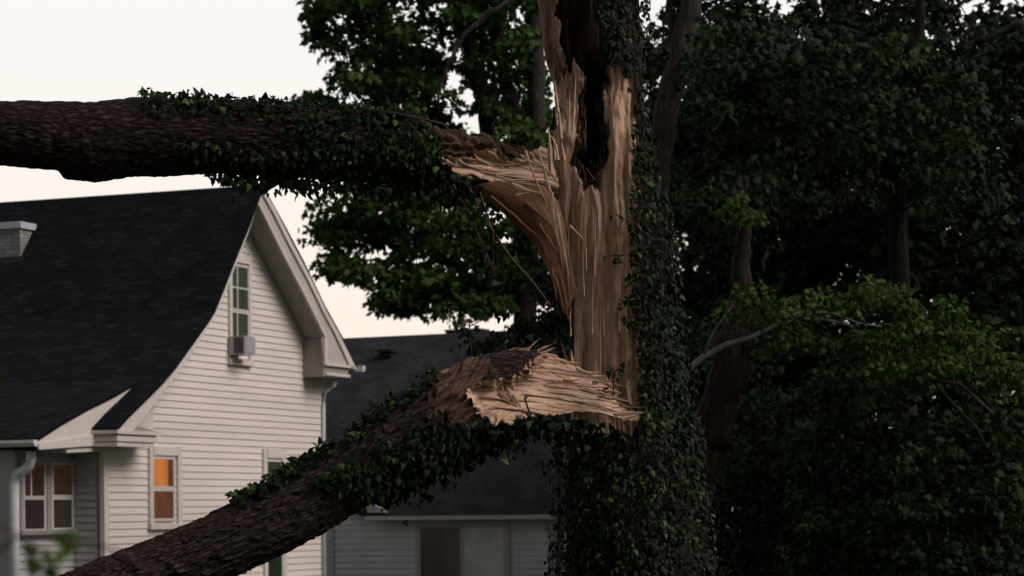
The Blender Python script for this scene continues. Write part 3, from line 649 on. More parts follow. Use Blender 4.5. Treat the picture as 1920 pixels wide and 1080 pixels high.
for k in range(12):
    x = random.uniform(860, 1010); y = np.interp(x, [830, 1030], [300, 335]) + random.uniform(-14, 24); px_blade(mb, x, y, x + random.uniform(20, 70), y + random.uniform(0, 16), random.uniform(1.5, 3.5), Y0=17.46, bend=random.uniform(-3, 3), depth=.014)
mb.build('splinters', M['wood'], up[0])
FL = [(880, 350, 960, 336), (905, 366, 990, 340), (940, 394, 1020, 350), (975, 424, 1044, 378), (1003, 455, 1058, 424), (1020, 490, 1066, 470), (1033, 525, 1074, 515), (1041, 545, 1080, 540), (1050, 572, 1074, 560), (1060, 590, 1064, 584)]
V, nrm, uv, ph, r = loft(FL, 120, 60, np.linspace(17.75, 17.72, len(FL)), [.35] * len(FL))
V = V + nrm * (fbm(uv[..., 0] * 3, uv[..., 1] * 12, 91, 3) * .02)[..., None]
split_parts(V, uv, np.zeros(V.shape[:2], int), {0: ('peeled_strip', M['flap'])}, up[0])
mb = MB()
for a in ((1040, 520, 1056, 586, 9), (1052, 525, 1066, 604, 9), (1062, 500, 1072, 590, 10), (1034, 500, 1045, 566, 7), (960, 400, 1018, 450, 6), (940, 385, 985, 428, 6), (1010, 420, 1060, 500, 9), (985, 380, 1040, 430, 10), (1048, 470, 1064, 545, 8), (920, 368, 970, 405, 8)): px_blade(mb, *a, Y0=17.66, bend=random.uniform(-3, 3), depth=.02)
mb.build('splinters', M['flap'], up[0])

# lower limb: fallen, leaning from the stump to the ground at the left
lower = thing('fallen_limb', 'broken limb sloping down to the left with a bright torn end against the trunk', 'limb', P(-420, 1345, 16.6).tolist())
Lo = [(1211, 773, 1209, 779), (1196, 764, 1192, 794), (1165, 746, 1160, 789), (1150, 710, 1128, 783), (1092, 684, 1078, 780), (1040, 660, 1020, 788), (1010, 654, 985, 792), (970, 655, 950, 798), (920, 660, 925, 815), (865, 677, 895, 832), (815, 704, 862, 852), (760, 745, 812, 880),
      (690, 792, 745, 912), (600, 852, 668, 957), (520, 897, 600, 1000), (420, 950, 510, 1047), (300, 1003, 405, 1101), (200, 1043, 300, 1152), (100, 1083, 200, 1198), (-100, 1165, 0, 1285), (-450, 1300, -350, 1420)]
V, nrm, uv, ph, r = loft(Lo, 1100, 260, np.interp(np.arange(len(Lo)), [0, 5, len(Lo) - 1], [17.6, 17.55, 16.6]), [.8, .7, .7, .75, .8, .85, .9, .95] + [1] * 13)
px, py = proj(V); front = (np.sin(ph) > -.4)[None] & np.ones(px.shape, bool)
jx, jy = fbm(px / 16, py / 12, 113) * 20, fbm(px / 14, py / 14, 119) * 18
LW = [(872, 738), (896, 712), (925, 714), (954, 710), (977, 702), (988, 680), (1004, 664), (1026, 650), (1300, 560), (1300, 830), (1090, 800), (938, 806), (899, 774)]
LI = [(800, 690), (880, 660), (915, 650), (913, 714), (896, 712), (872, 738), (905, 790), (930, 830), (860, 800), (812, 762)]
dl = sdf(LW, px + jx, py + jy * .8); di = sdf(LI, px + jx * 1.5, py + jy * 1.5)
wood = front & (dl > 0); inn = front & (di > 0) & ~wood
rg = lambda a, b, k: (1 - 2 * np.abs(vnoise(a, b, k))) ** 2
wu = uv[..., 0] * 5 + fbm(uv[..., 0] * 4, uv[..., 1] * 9, 3) * 1.1; wv = uv[..., 1] * 24 + fbm(uv[..., 0] * 5, uv[..., 1] * 7, 4) * 1.6
disp = rg(wu, wv, 161) * .024 + rg(wu * 2.3, wv * 1.9, 162) * .013 + fbm(wu * 5, wv * 3, 163, 2) * .010 - .03 + fbm(uv[..., 0] * 1.5, uv[..., 1] * 3, 162, 2) * .03
wx = px + 34 * vnoise(px / 60, py / 25, 7)
grain = fbm(wx / 95, (py - (wx - 1000) * .16) / 6.5, 171, 4) * .045
lobe = np.abs(vnoise((px + py * .6) / 15 + vnoise(px / 40, py / 40, 4) * 1.5, (py - px * .7) / 75, 88)) * .14 * smooth01((985 - px) / 70)
disp = np.where(wood, grain + lobe - .03, np.where(inn, fbm((px - py) / 40, (px + py) / 8, 181, 4) * .05 - .01, disp))
V2 = V + nrm * disp[..., None]
wt = np.where(wood, smooth01(dl / 16) * smooth01((np.sin(ph)[None] + .22) / .25), 0)
ax_ = V.mean(axis=1)[:, 1][:, None]; tilt = ax_ - r[:, None] * (.62 - .62 * np.cos(ph)[None]) - disp * .9 + .05 * np.exp(-((px - 945) / 38) ** 2)
V2[..., 1] = V2[..., 1] * (1 - wt) + tilt * wt
ll = np.where(wood, 1, np.where(inn, 2, 0))
split_parts(V2, uv, ll, {0: ('bark', M['bark']), 1: ('torn_wood', M['wood']), 2: ('inner_bark', M['inner'])}, lower)
LV, Lpx, Lpy = V2, px, py
mb = MB()
for a in ((985, 662, 1014, 634, 5), (975, 668, 1000, 648, 6), (1000, 664, 1036, 646, 7), (1010, 668, 1042, 652, 8), (955, 664, 992, 652, 6), (1150, 778, 1209, 774, 12), (1165, 786, 1208, 772, 8), (1120, 742, 1184, 754, 8), (1100, 700, 1130, 698, 8), (1080, 690, 1116, 700, 9), (1050, 676, 1092, 680, 8),
          (1110, 716, 1152, 712, 9), (830, 700, 890, 676, 9), (850, 692, 900, 668, 7), (815, 708, 850, 690, 7), (940, 662, 975, 650, 5), (1140, 722, 1160, 742, 8)):
    px_blade(mb, *a, Y0=17.40, bend=random.uniform(-3, 3), depth=.016)
for k in range(30):
    x = random.uniform(960, 1150); y = np.interp(x, [930, 1030, 1160], [735, 690, 745]) + random.uniform(-22, 38); px_blade(mb, x, y, x + random.uniform(15, 60), y + random.uniform(-2, 12), random.uniform(2, 5), Y0=17.30 + .1 * random.random(), bend=random.uniform(-3, 3), depth=.014)
for k in range(16):
    x = random.uniform(885, 965); y = np.interp(x, [885, 965], [725, 715]) + random.uniform(-5, 25); px_blade(mb, x, y, x + random.uniform(8, 22), y + random.uniform(18, 40), random.uniform(4, 9), Y0=17.22, bend=random.uniform(-3, 3), depth=.02)
mb.build('splinters', M['wood'], lower)
mb = MB()
for a in ((1066, 700, 1050, 636, 16), (1076, 700, 1066, 660, 12), (1200, 770, 1216, 860, 34), (1160, 824, 1216, 856, 7), (1206, 790, 1216, 700, 9)): px_blade(mb, *a, Y0=17.75, depth=.03)
mb.build('splinters', M['inner'], tree)

# ------------------------------------------------------------------ leaves
IVY_P = np.array([(0, .12, .0), (0, .55, .05), (0, 0, 0), (.26, -.10, -.05), (.50, .16, -.10), (.34, .36, -.04), (.30, .58, -.06), (0, 1.05, -.12), (-.30, .58, -.06), (-.34, .36, -.04), (-.50, .16, -.10), (-.26, -.10, -.05)])
IVY_F = np.array([(0, 2, 3), (0, 3, 4), (0, 4, 5), (0, 5, 1), (1, 5, 6), (1, 6, 7), (1, 7, 8), (1, 8, 9), (0, 1, 9), (0, 9, 10), (0, 10, 11), (0, 11, 2)])
MAP_P = np.array([(0, .35, .06), (0, 0, 0), (.45, -.05, -.08), (.28, .25, -.03), (.62, .45, -.12), (.30, .55, -.04), (0, 1.05, -.12), (-.30, .55, -.04), (-.62, .45, -.12), (-.28, .25, -.03), (-.45, -.05, -.08)])
MAP_F = np.array([(0, k, k + 1) for k in range(1, 10)] + [(0, 10, 1)])
def leaf_cloud(name, pos, tip, nrm, size, tone, m, parent, tmpl=(IVY_P, IVY_F), loc=None, kind=None):
    n = len(pos); tip = tip / np.linalg.norm(tip, axis=1, keepdims=True)
    x = np.cross(tip, nrm); x /= np.linalg.norm(x, axis=1, keepdims=True) + 1e-9; z = np.cross(x, tip)
    T_, F_ = tmpl; wr = .85 + .3 * rng.random(n)
    cup = .3 + 1.6 * rng.random(n)
    v = pos[:, None] + size[:, None, None] * (T_[None, :, 0, None] * .88 * wr[:, None, None] * x[:, None] + T_[None, :, 1, None] * tip[:, None] + T_[None, :, 2, None] * cup[:, None, None] * z[:, None])
    f = (F_[None] + (np.arange(n) * len(T_))[:, None, None]).reshape(-1, 3)
    return mesh(name, v.reshape(-1, 3), f, m, parent, False, tone=np.repeat(np.clip(tone, 0, 1), len(T_)), loc=loc)
def on_surface(V, px, py, poly, n, dens=None, side=-.2):
    """random points of a lofted surface (camera-facing half and its rims) that fall in an outline."""
    d = sdf(poly, px, py); ok = d > -4
    nx = np.arange(V.shape[1]); ok &= (np.sin(np.linspace(-math.pi / 2, 1.5 * math.pi, V.shape[1])) > side)[None]
    i, j = np.nonzero(ok); k = rng.integers(0, len(i), n); p = V[i[k], j[k]]
    c = V.mean(axis=1)[i[k]]; o = p - c; o /= np.linalg.norm(o, axis=1, keepdims=True)
    return p + rng.normal(0, .012, p.shape), o
def ivy_on(V, px, py, poly, n, parent, size=(.04, .075), lift=(.0, .06), droop=1.0, side=-.35, patch=0.35):
    p, o = on_surface(V, px, py, poly, n * 2, side=side)
    qx, qy = proj(p); keep = fbm(qx / 34, qy / 30, 55, 3) + rng.random(len(qx)) * .5 > patch - .45; p, o = p[keep][:n], o[keep][:n]
    p = p + o * rng.uniform(*lift, len(p))[:, None]
    tip = o * rng.uniform(.0, .6, len(p))[:, None] + np.array((0, -.12, -1.0)) * droop + rng.normal(0, .38, p.shape)
    nr = o * .8 + np.array((0, -.75, .25)) + rng.normal(0, .42, p.shape)
    return p, tip, nr
def stack(*a): return [np.concatenate(x) for x in zip(*a)]
def vine_strand(par, pts, rad=.006):
    m = MB(); m.tube([P(x, y, Y) for x, y, Y in pts], rad, 5); m.build('vine_stem', M['vine'], par, True)
def strand_leaves(pts, n, spread=.03):
    pts = np.array(pts, float); s = np.r_[0, np.cumsum(np.hypot(*np.diff(pts[:, :2], axis=0).T))]; t = rng.uniform(0, s[-1], n)
    p = P(np.interp(t, s, pts[:, 0]), np.interp(t, s, pts[:, 1]), np.interp(t, s, pts[:, 2])) + rng.normal(0, spread, (n, 3))
    return p, np.array((0, -.1, -1.0)) + rng.normal(0, .4, (n, 3)), np.array((0, -1, .25)) + rng.normal(0, .45, (n, 3))
def tones(n): return np.where(rng.random(n) < .10, rng.uniform(.55, 1, n), rng.uniform(0, .36, n))

# ivy on the horizontal limb
iv1 = thing('ivy', 'dark ivy hanging in pointed leaves along the horizontal broken limb', 'ivy', P(600, 205, 17.5).tolist(), 'ivy on the broken tree')
UT = [(262, 176), (320, 176), (400, 180), (520, 184), (640, 192), (780, 214), (800, 240), (760, 234), (640, 226), (520, 222), (400, 214), (280, 204)]
UB = [(330, 262), (420, 268), (560, 292), (690, 262), (760, 240), (822, 252), (836, 312), (890, 344), (905, 372), (860, 372), (700, 366), (600, 354), (430, 342), (400, 318), (345, 280)]
a = stack(ivy_on(UV_, Upx, Upy, UT, 1300, iv1, lift=(0, .05), droop=.5, side=-.9, patch=.2), ivy_on(UV_, Upx, Upy, UB, 1150, iv1, lift=(0, .05), patch=.3), ivy_on(UV_, Upx, Upy, [(520, 225), (640, 222), (800, 240), (828, 260), (826, 310), (560, 300)], 620, iv1, lift=(0, .04), patch=.35))
bp_ = P(rng.uniform(410, 890, 260), 0 * rng.random(260), 17.5); xs = rng.uniform(410, 890, 260); ys = np.interp(xs, [410, 600, 720, 890], [332, 344, 352, 364]) + rng.exponential(7, 260)
bb = (P(xs, ys, 17.5) + np.array((0, 1, 0)) * rng.uniform(-.15, .2, 260)[:, None], np.array((0, 0, -1.0)) + rng.normal(0, .3, (260, 3)), np.array((0, -1, .1)) + rng.normal(0, .6, (260, 3)))
st1 = [(850, 345, 17.4), (880, 400, 17.38), (905, 460, 17.4), (930, 520, 17.42)]; st2 = [(880, 352, 17.4), (915, 420, 17.4), (955, 480, 17.4), (1000, 530, 17.42), (1032, 574, 17.45)]; st3 = [(900, 360, 17.45), (925, 440, 17.44), (925, 520, 17.42)]
a = stack(a, bb, strand_leaves(st1, 46, .05), strand_leaves(st2[:3], 30, .05), strand_leaves(st3, 44, .06), strand_leaves([(690, 190, 17.45), (760, 205, 17.4), (800, 222, 17.4)], 26, .05))
n = len(a[0]); leaf_cloud('leaves', *a, rng.uniform(.028, .066, n), tones(n), M['ivy'], iv1)
vine_strand(iv1, st1); vine_strand(iv1, st2, .008); vine_strand(iv1, st3); vine_strand(iv1, [(700, 205, 17.35), (770, 218, 17.3), (830, 232, 17.35), (848, 250, 17.3)], .007)
# ivy on the fallen limb
iv2 = thing('ivy', 'ivy draped along the sloping fallen limb below its torn end', 'ivy', P(760, 850, 17.3).tolist(), 'ivy on the broken tree')
LT = [(440, 940), (520, 890), (600, 842), (660, 800), (740, 740), (812, 695), (826, 708), (760, 752), (690, 806), (630, 848), (560, 888), (470, 935)]
LB = [(600, 900), (665, 860), (730, 822), (790, 800), (850, 795), (905, 792), (960, 796), (1100, 786), (1110, 815), (1010, 815), (930, 840), (860, 885), (770, 925), (690, 922), (620, 912)]
a = stack(ivy_on(LV, Lpx, Lpy, LT, 900, iv2, lift=(0, .07), droop=.5, side=-.9, patch=.2), ivy_on(LV, Lpx, Lpy, LB, 1250, iv2, lift=(0, .07), patch=.35))
xs = rng.uniform(700, 1110, 480); ys = np.interp(xs, [700, 800, 900, 1000, 1110], [912, 885, 830, 792, 784]) + rng.exponential(14, 480)
bb = (P(xs, ys, 17.4) + np.array((0, 1, 0)) * rng.uniform(-.2, .25, 480)[:, None], np.array((0, 0, -1.0)) + rng.normal(0, .3, (480, 3)), np.array((0, -1, .1)) + rng.normal(0, .6, (480, 3)))
st4 = [(885, 672, 17.5), (882, 640, 17.5), (880, 605, 17.5)]; st5 = [(930, 660, 17.7), (950, 640, 17.8), (945, 618, 17.8)]; st6 = [(995, 780, 17.08), (990, 765, 17.05), (984, 748, 17.05)]
a = stack(a, bb, strand_leaves(st4, 26, .05), strand_leaves(st5, 34, .10), strand_leaves(st6, 4, .012))
n = len(a[0]); leaf_cloud('leaves', *a, rng.uniform(.030, .068, n), tones(n), M['ivy'], iv2)
vine_strand(iv2, st4); vine_strand(iv2, st5); vine_strand(iv2, st6, .008); vine_strand(iv2, [(880, 612, 17.5), (893, 606, 17.5), (902, 600, 17.5)], .004); vine_strand(iv2, [(600, 905, 16.9), (660, 870, 17.0), (720, 850, 17.0)], .012)
# ivy on the trunk
iv3 = thing('ivy', 'thick mantle of ivy climbing the right side and foot of the trunk', 'ivy', P(1230, 1700, 18).tolist(), 'ivy on the broken tree')
TI = [(1122, -60), (1216, -60), (1214, 60), (1204, 180), (1216, 260), (1238, 340), (1262, 450), (1276, 600), (1296, 750), (1318, 870), (1332, 960), (1340, 1120), (1350, 1320), (1020, 1320), (1042, 1080), (1040, 960), (1036, 860), (1050, 800), (1140, 800), (1205, 860), (1216, 760), (1194, 640), (1188, 450), (1193, 300), (1192, 200), (1172, 140), (1140, 108)]
edge_l = lambda y: np.interp(y, [-60, 0, 200, 400, 640, 800, 960, 1100, 1320], [985, 1000, 1035, 1045, 1066, 1038, 1032, 1034, 1016])
edge_r = lambda y: np.interp(y, [-60, 180, 340, 450, 600, 750, 870, 960, 1120, 1320], [1218, 1210, 1242, 1266, 1282, 1302, 1324, 1338, 1344, 1350])
n0 = 14500; xs = rng.uniform(1010, 1360, n0); ys = rng.uniform(-60, 1300, n0); d = sdf(TI, xs, ys)
keep = (d > -5 + fbm(xs / 30, ys / 40, 3) * 10); keep &= (rng.random(n0) < .97); xs, ys = xs[keep], ys[keep]
c_, h_ = (edge_l(ys) + edge_r(ys)) / 2, (edge_r(ys) - edge_l(ys)) / 2 ; rr = np.clip((xs - c_) / h_, -1, 1)
clump = fbm(xs / 45, ys / 55, 77, 3)
dep = h_ * YT / F * .95 * np.sqrt(1 - rr ** 2) - rng.exponential(.05, len(xs)) + clump * .14
pp = P(xs, ys, YT - dep); o = np.stack([rr, -np.sqrt(1 - rr ** 2), 0 * rr], 1)
a = (pp, np.array((0, -.05, -1.0)) + o * .35 + rng.normal(0, .38, pp.shape), o * .8 + np.array((0, -.25, .3)) + rng.normal(0, .45, pp.shape))
ang = rng.uniform(-.4, math.pi + .4, 2400); ys = rng.uniform(-60, 1300, 2400); h_ = (edge_r(ys) - edge_l(ys)) / 2 * YT / F; c_ = P((edge_l(ys) + edge_r(ys)) / 2, ys, YT)
o = np.stack([np.cos(ang), np.sin(ang), 0 * ang], 1); keep = (np.cos(ang) > -.3) | (ys > 900); o, c_, h_ = o[keep], c_[keep], h_[keep]
a = stack(a, (c_ + o * (h_ * rng.uniform(.9, 1.08, len(h_)))[:, None], np.array((0, 0, -1.0)) + rng.normal(0, .4, o.shape), o + rng.normal(0, .4, o.shape)))
strands = ([(1190, 420, 17.62), (1170, 410, 17.6), (1156, 402, 17.6)], [(1192, 470, 17.62), (1165, 478, 17.6), (1142, 480, 17.6)], [(1190, 560, 17.64), (1168, 566, 17.62), (1160, 560, 17.62)], [(1192, 520, 17.64), (1172, 540, 17.62)],
           [(1152, 740, 17.35), (1148, 700, 17.35), (1142, 672, 17.35)], [(1150, 700, 17.35), (1166, 682, 17.35)], [(1190, 600, 17.6), (1176, 604, 17.6)], [(1100, 316, 17.45), (1112, 334, 17.42), (1126, 356, 17.4)])
for s_ in strands: a = stack(a, strand_leaves(s_, 7, .03))
n = len(a[0]); leaf_cloud('leaves', *a, rng.uniform(.022, .055, n), tones(n), M['ivy'], iv3)
for s_ in strands: vine_strand(iv3, s_, .006)

# ------------------------------------------------------------------ background trees
def crown_leaves(poly, Yr, K, per, rad, lsize, holes=(), seed=0, flat=.55, jit=0.0, extra=()):
    g = np.random.default_rng(seed); poly = np.array(poly, float); lo, hi = poly.min(0), poly.max(0); cs = []
    while len(cs) < K:
        x, y = g.uniform(lo[0], hi[0]), g.uniform(lo[1], hi[1])
        if not inside(poly, np.array([x]), np.array([y]))[0]: continue
        if any((x - h[0]) ** 2 / h[2] ** 2 + (y - h[1]) ** 2 / h[3] ** 2 < 1 for h in holes): continue
        cs.append((x, y, g.uniform(*Yr)))
    cs += list(extra); cs = np.array(cs); cw = P(cs[:, 0], cs[:, 1], cs[:, 2]); pos, tip, nr, tn = [], [], [], []
    for c in cw:
        n = int(per * g.uniform(.6, 1.4)); r = rad * g.uniform(.6, 1.3); d = g.normal(0, 1, (n, 3)); d /= np.linalg.norm(d, axis=1, keepdims=True)
        p = d * (g.random((n, 1)) ** .45) * r * np.array((1, 1, flat)); p[:, 2] -= .25 * (p[:, 0] ** 2 + p[:, 1] ** 2) / max(r, .1)
        pos.append(c + p); tip.append(p * .6 / r + np.array((0, 0, -.55)) + g.normal(0, .5, (n, 3))); nr.append(np.array((0, -.45, .7)) + g.normal(0, .55, (n, 3)))
        tn.append(np.clip(g.normal(.40 + g.normal(0, .22), .2, n), 0, 1))
    pos, tip, nr, tn = map(np.concatenate, (pos, tip, nr, tn))
    if len(holes):
        qx, qy = proj(pos); k = np.ones(len(pos), bool)
        for h in holes: k &= ~(((qx - h[0]) / h[2]) ** 2 + ((qy - h[1]) / h[3]) ** 2 < .62 * g.uniform(.3, 1.4, len(pos)))
        pos, tip, nr, tn = pos[k], tip[k], nr[k], tn[k]
    k = pos[:, 2] > .15; pos, tip, nr, tn = pos[k], tip[k], nr[k], tn[k]
    return cw, pos, tip, nr, g.uniform(lsize * .65, lsize * 1.25, len(pos)), tn
def make_tree(name, label, cat, base, group, poly, Yr, K, per, rad, lsize, leaf, limbs, bark, twig=True, tw_r=.05, **kw):
    """limbs: list of pixel polylines (px, py, radius_px, Y)."""
    root = thing(name, label, cat, P(base[0], base[1], base[2]).tolist() if len(base) == 3 else base, group)
    cw, pos, tip, nr, sz, tn = crown_leaves(poly, Yr, K, per, rad, lsize, **kw)
    m = MB(); nodes = []
    for L in limbs:
        pts = [P(x, y, Y) for x, y, r_, Y in L]; rd = [r_ * Y / F for x, y, r_, Y in L]
        pt2, rd2 = [], []
        for k in range(len(pts) - 1):
            for s in np.linspace(0, 1, 6, endpoint=False):
                pt2.append(pts[k] * (1 - s) + pts[k + 1] * s + rng.normal(0, .02, 3)); rd2.append(rd[k] * (1 - s) + rd[k + 1] * s)
        pt2.append(pts[-1]); rd2.append(rd[-1]); m.tube(pt2, rd2, 12); nodes += [(p, r_) for p, r_ in zip(pt2, rd2)]
    if nodes: m.build('trunk', bark, root, True)
    if twig and nodes:
        m = MB(); nd = np.array([p for p, _ in nodes])
        for c in cw[::2]:
            dd = np.linalg.norm(nd - c, axis=1) + np.maximum(0, nd[:, 2] - c[2]) * 1.5; k = int(np.argmin(dd)); a_ = nd[k]
            mid = (a_ + c) / 2 + np.array((0, 0, .12 * np.linalg.norm(c - a_))); m.tube([a_, (a_ + mid) / 2 + rng.normal(0, .04, 3), mid, (mid + c) / 2 + rng.normal(0, .04, 3), c], [min(nodes[k][1] * .4, tw_r), tw_r * .7, tw_r * .5, tw_r * .35, tw_r * .2], 5)
        m.build('branches', bark, root, True)
    leaf_cloud('crown', pos, tip, nr, sz, tn, leaf, root, (MAP_P, MAP_F))
    return root
def ground_pt(x, Y): a, b = ray(x, 955); return (float(a) * Y, Y, 0.0)
GRP = 'trees standing behind the broken tree'
# left maple whose edge stands against the sky
TL = [(575, -80), (600, -10), (575, 20), (600, 50), (575, 55), (585, 70), (620, 95), (610, 130), (640, 150), (600, 165), (590, 185), (540, 195), (545, 210), (640, 212), (760, 215), (820, 240), (820, 330), (700, 340), (640, 370), (590, 400), (600, 420), (596, 460), (625, 505), (660, 540), (720, 575), (745, 590), (800, 585), (860, 590), (940, 570), (1010, 520), (1030, 300), (1020, 200), (1010, 100), (990, -80)]
H_L = [(655, 188, 24, 14), (850, 145, 24, 22), (880, 175, 22, 30), (945, 445, 20, 24), (925, 420, 18, 14), (1012, 115, 10, 32), (740, 330, 45, 8), (930, 600, 60, 12), (700, 520, 8, 8), (620, 405, 9, 8), (640, 30, 18, 12), (975, 20, 14, 24), (900, 220, 14, 14)]
make_tree('maple_tree', 'leafy maple edged by pale sky between the gable and the broken trunk', 'tree', ground_pt(1135, 64.5), GRP, TL, (62.3, 67.0), 360, 84, .64, .195, M['maple'],
          [[(1135, 1190, 28, 64.5), (1118, 900, 26, 64.5), (1072, 800, 25, 64.5), (1012, 705, 24, 64.5), (985, 630, 22, 64.5), (988, 420, 19, 64.5), (975, 250, 15, 64.5), (940, 120, 11, 64.5), (930, -60, 7, 64.5)], [(985, 470, 14, 64.5), (925, 290, 16, 64.5), (905, 190, 14, 64.5), (880, 90, 12, 64.5), (858, 25, 9, 64.5), (850, -60, 6, 64.5)], [(922, 280, 6, 64.2), (928, 190, 5, 64.2), (925, 120, 4, 64.2)],
           [(1010, 330, 12, 64), (1005, 170, 16, 64), (1003, 60, 17, 64), (1010, -80, 15, 64)], [(975, -10, 5, 60.5), (910, 30, 6, 60.5), (868, 66, 5, 60.5), (840, 120, 4.5, 60.5), (825, 165, 3.5, 60.5), (820, 195, 2.5, 60.5)]], M['far_bark'], holes=H_L, seed=3, twig=False)
# tall leaning trunk right of the stump with the upper crown over it
TR1 = [(1200, -80), (1240, 30), (1210, 80), (1215, 160), (1205, 200), (1235, 260), (1240, 420), (1330, 470), (1450, 430), (1600, 360), (1640, 200), (1620, 40), (1600, -80)]
H_1 = [(1232, 60, 16, 30), (1220, 155, 10, 14), (1420, 10, 16, 14), (1390, 25, 10, 10)]
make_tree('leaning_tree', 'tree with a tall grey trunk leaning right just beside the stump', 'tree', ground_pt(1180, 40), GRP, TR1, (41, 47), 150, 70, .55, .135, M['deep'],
          [[(1180, 1290, 42, 40), (1215, 600, 32, 40), (1232, 330, 25, 40), (1255, 180, 22, 40), (1290, 50, 21, 40), (1312, -100, 17, 40)], [(1262, 150, 9, 40.2), (1262, 60, 8, 40.2), (1252, -60, 6, 40.2)]], M['far_bark'], holes=H_1, seed=5, twig=False)
# right upper maple with lighter sprays
TR2 = [(1320, 60), (1420, 30), (1480, 50), (1560, 40), (1640, 60), (1700, 90), (1780, 110), (1860, 150), (1900, 190), (1850, 300), (1880, 400), (1780, 420), (1680, 360), (1560, 330), (1440, 320), (1340, 260), (1300, 150)]
make_tree('broad_maple', 'broad maple whose drooping sprays fill the upper right', 'tree', ground_pt(1720, 38), GRP, TR2, (34, 40), 150, 80, .5, .125, M['mid'],
          [[(1720, 1310, 26, 38), (1700, 800, 22, 38), (1680, 400, 18, 38), (1690, 200, 14, 38), (1720, 60, 10, 38), (1740, -80, 7, 38)], [(1690, 230, 9, 38), (1600, 150, 7, 37), (1500, 110, 5, 36), (1420, 100, 3, 36)], [(1920, 40, 9, 38), (1860, 70, 7, 38), (1820, 80, 6, 38), (1790, 130, 5, 38)]], M['dark_bark'], seed=8, tw_r=.02,
          holes=[(1838, 45, 24, 12), (1812, 175, 14, 14), (1870, 180, 8, 14)])
TR3 = [(1700, -90), (1780, 20), (1850, 90), (1900, 60), (1990, 40), (2000, 620), (1900, 520), (1830, 480), (1860, 380), (1900, 300), (1840, 200), (1760, 90), (1660, 30)]
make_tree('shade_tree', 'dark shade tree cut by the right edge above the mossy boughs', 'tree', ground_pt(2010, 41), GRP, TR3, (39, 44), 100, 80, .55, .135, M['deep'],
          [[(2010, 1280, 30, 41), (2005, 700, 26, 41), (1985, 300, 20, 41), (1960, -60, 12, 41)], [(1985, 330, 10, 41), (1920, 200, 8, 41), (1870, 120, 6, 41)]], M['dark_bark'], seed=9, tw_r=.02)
# arching tree with the reddish leaning trunk and fresh green boughs
TR4 = [(1350, 585), (1400, 545), (1470, 535), (1540, 545), (1560, 590), (1600, 540), (1640, 515), (1680, 545), (1720, 590), (1770, 550), (1790, 600), (1860, 620), (1860, 650), (1900, 690), (1960, 680), (1960, 900), (1880, 830), (1820, 760), (1740, 740), (1660, 720), (1620, 660), (1540, 640), (1470, 650), (1420, 600)]
make_tree('arching_tree', 'fresh green arching boughs on a leaning reddish trunk right of the stump', 'tree', ground_pt(1280, 32), GRP, TR4, (30.2, 33.8), 130, 70, .42, .085, M['lime'],
          [[(1235, 1380, 52, 32), (1288, 950, 38, 32), (1335, 810, 36, 32), (1372, 660, 34, 32), (1390, 540, 20, 32), (1392, 440, 14, 32), (1394, 380, 9, 32), (1396, 330, 5, 32)], [(1340, 830, 24, 31.9), (1385, 700, 20, 31.9), (1405, 620, 10, 31.9)],
           [(1420, 520, 5, 32), (1440, 470, 4, 32), (1462, 442, 3, 32)], [(1376, 650, 10, 32), (1450, 602, 7, 32), (1560, 580, 5, 32), (1680, 605, 4, 32), (1800, 690, 3, 32), (1900, 800, 2, 32)]], M['red_bark'], seed=11, twig=False, flat=.34, extra=[(1385, 380, 31.8), (1370, 345, 32), (1398, 405, 31.7)], holes=[(1575, 615, 34, 22), (1480, 680, 70, 30), (1640, 745, 70, 40), (1770, 740, 50, 26), (1745, 575, 26, 16), (1700, 650, 40, 14), (1870, 760, 40, 18)])
pb = thing('bare_branch', 'pale bare branch arching in front of the reddish leaning trunk', 'branch', P(1285, 700, 31.4).tolist())
m = MB()
for L in ([(1240, 730, 9), (1285, 697, 9), (1320, 668, 9), (1365, 645, 8), (1410, 632, 7), (1450, 612, 6), (1500, 600, 5), (1545, 600, 4.5), (1590, 612, 4), (1622, 628, 3)], [(1318, 668, 4), (1330, 635, 3), (1352, 602, 3), (1372, 570, 2)], [(1430, 615, 5), (1470, 592, 5), (1520, 584, 5), (1560, 590, 4), (1610, 606, 3), (1655, 614, 2)]):
    m.tube([P(x, y, 31.2) + rng.normal(0, .012, 3) for x, y, r_ in L], [r_ * 31.2 / F * .72 for x, y, r_ in L], 8)
m.build('wood', M['pale_bark'], pb, True)
rbg = thing('drooping_branch', 'thin bare twigs drooping through the leaves at the right edge', 'branch', P(1700, 690, 30.8).tolist())
m = MB()
for L in ([(1740, 712, 4), (1800, 720, 4), (1850, 765, 4), (1885, 800, 3), (1930, 840, 3)], [(1752, 718, 3), (1790, 760, 2.5), (1830, 800, 2), (1850, 840, 2)], [(1870, 768, 2), (1910, 780, 2), (1940, 800, 2)], [(1905, 812, 2), (1898, 860, 1.5), (1900, 900, 1.5)]): m.tube([P(x, y, 30.3) for x, y, r_ in L], [r_ * 30.3 / F for x, y, r_ in L], 6)
m.build('wood', M['far_bark'], rbg, True)
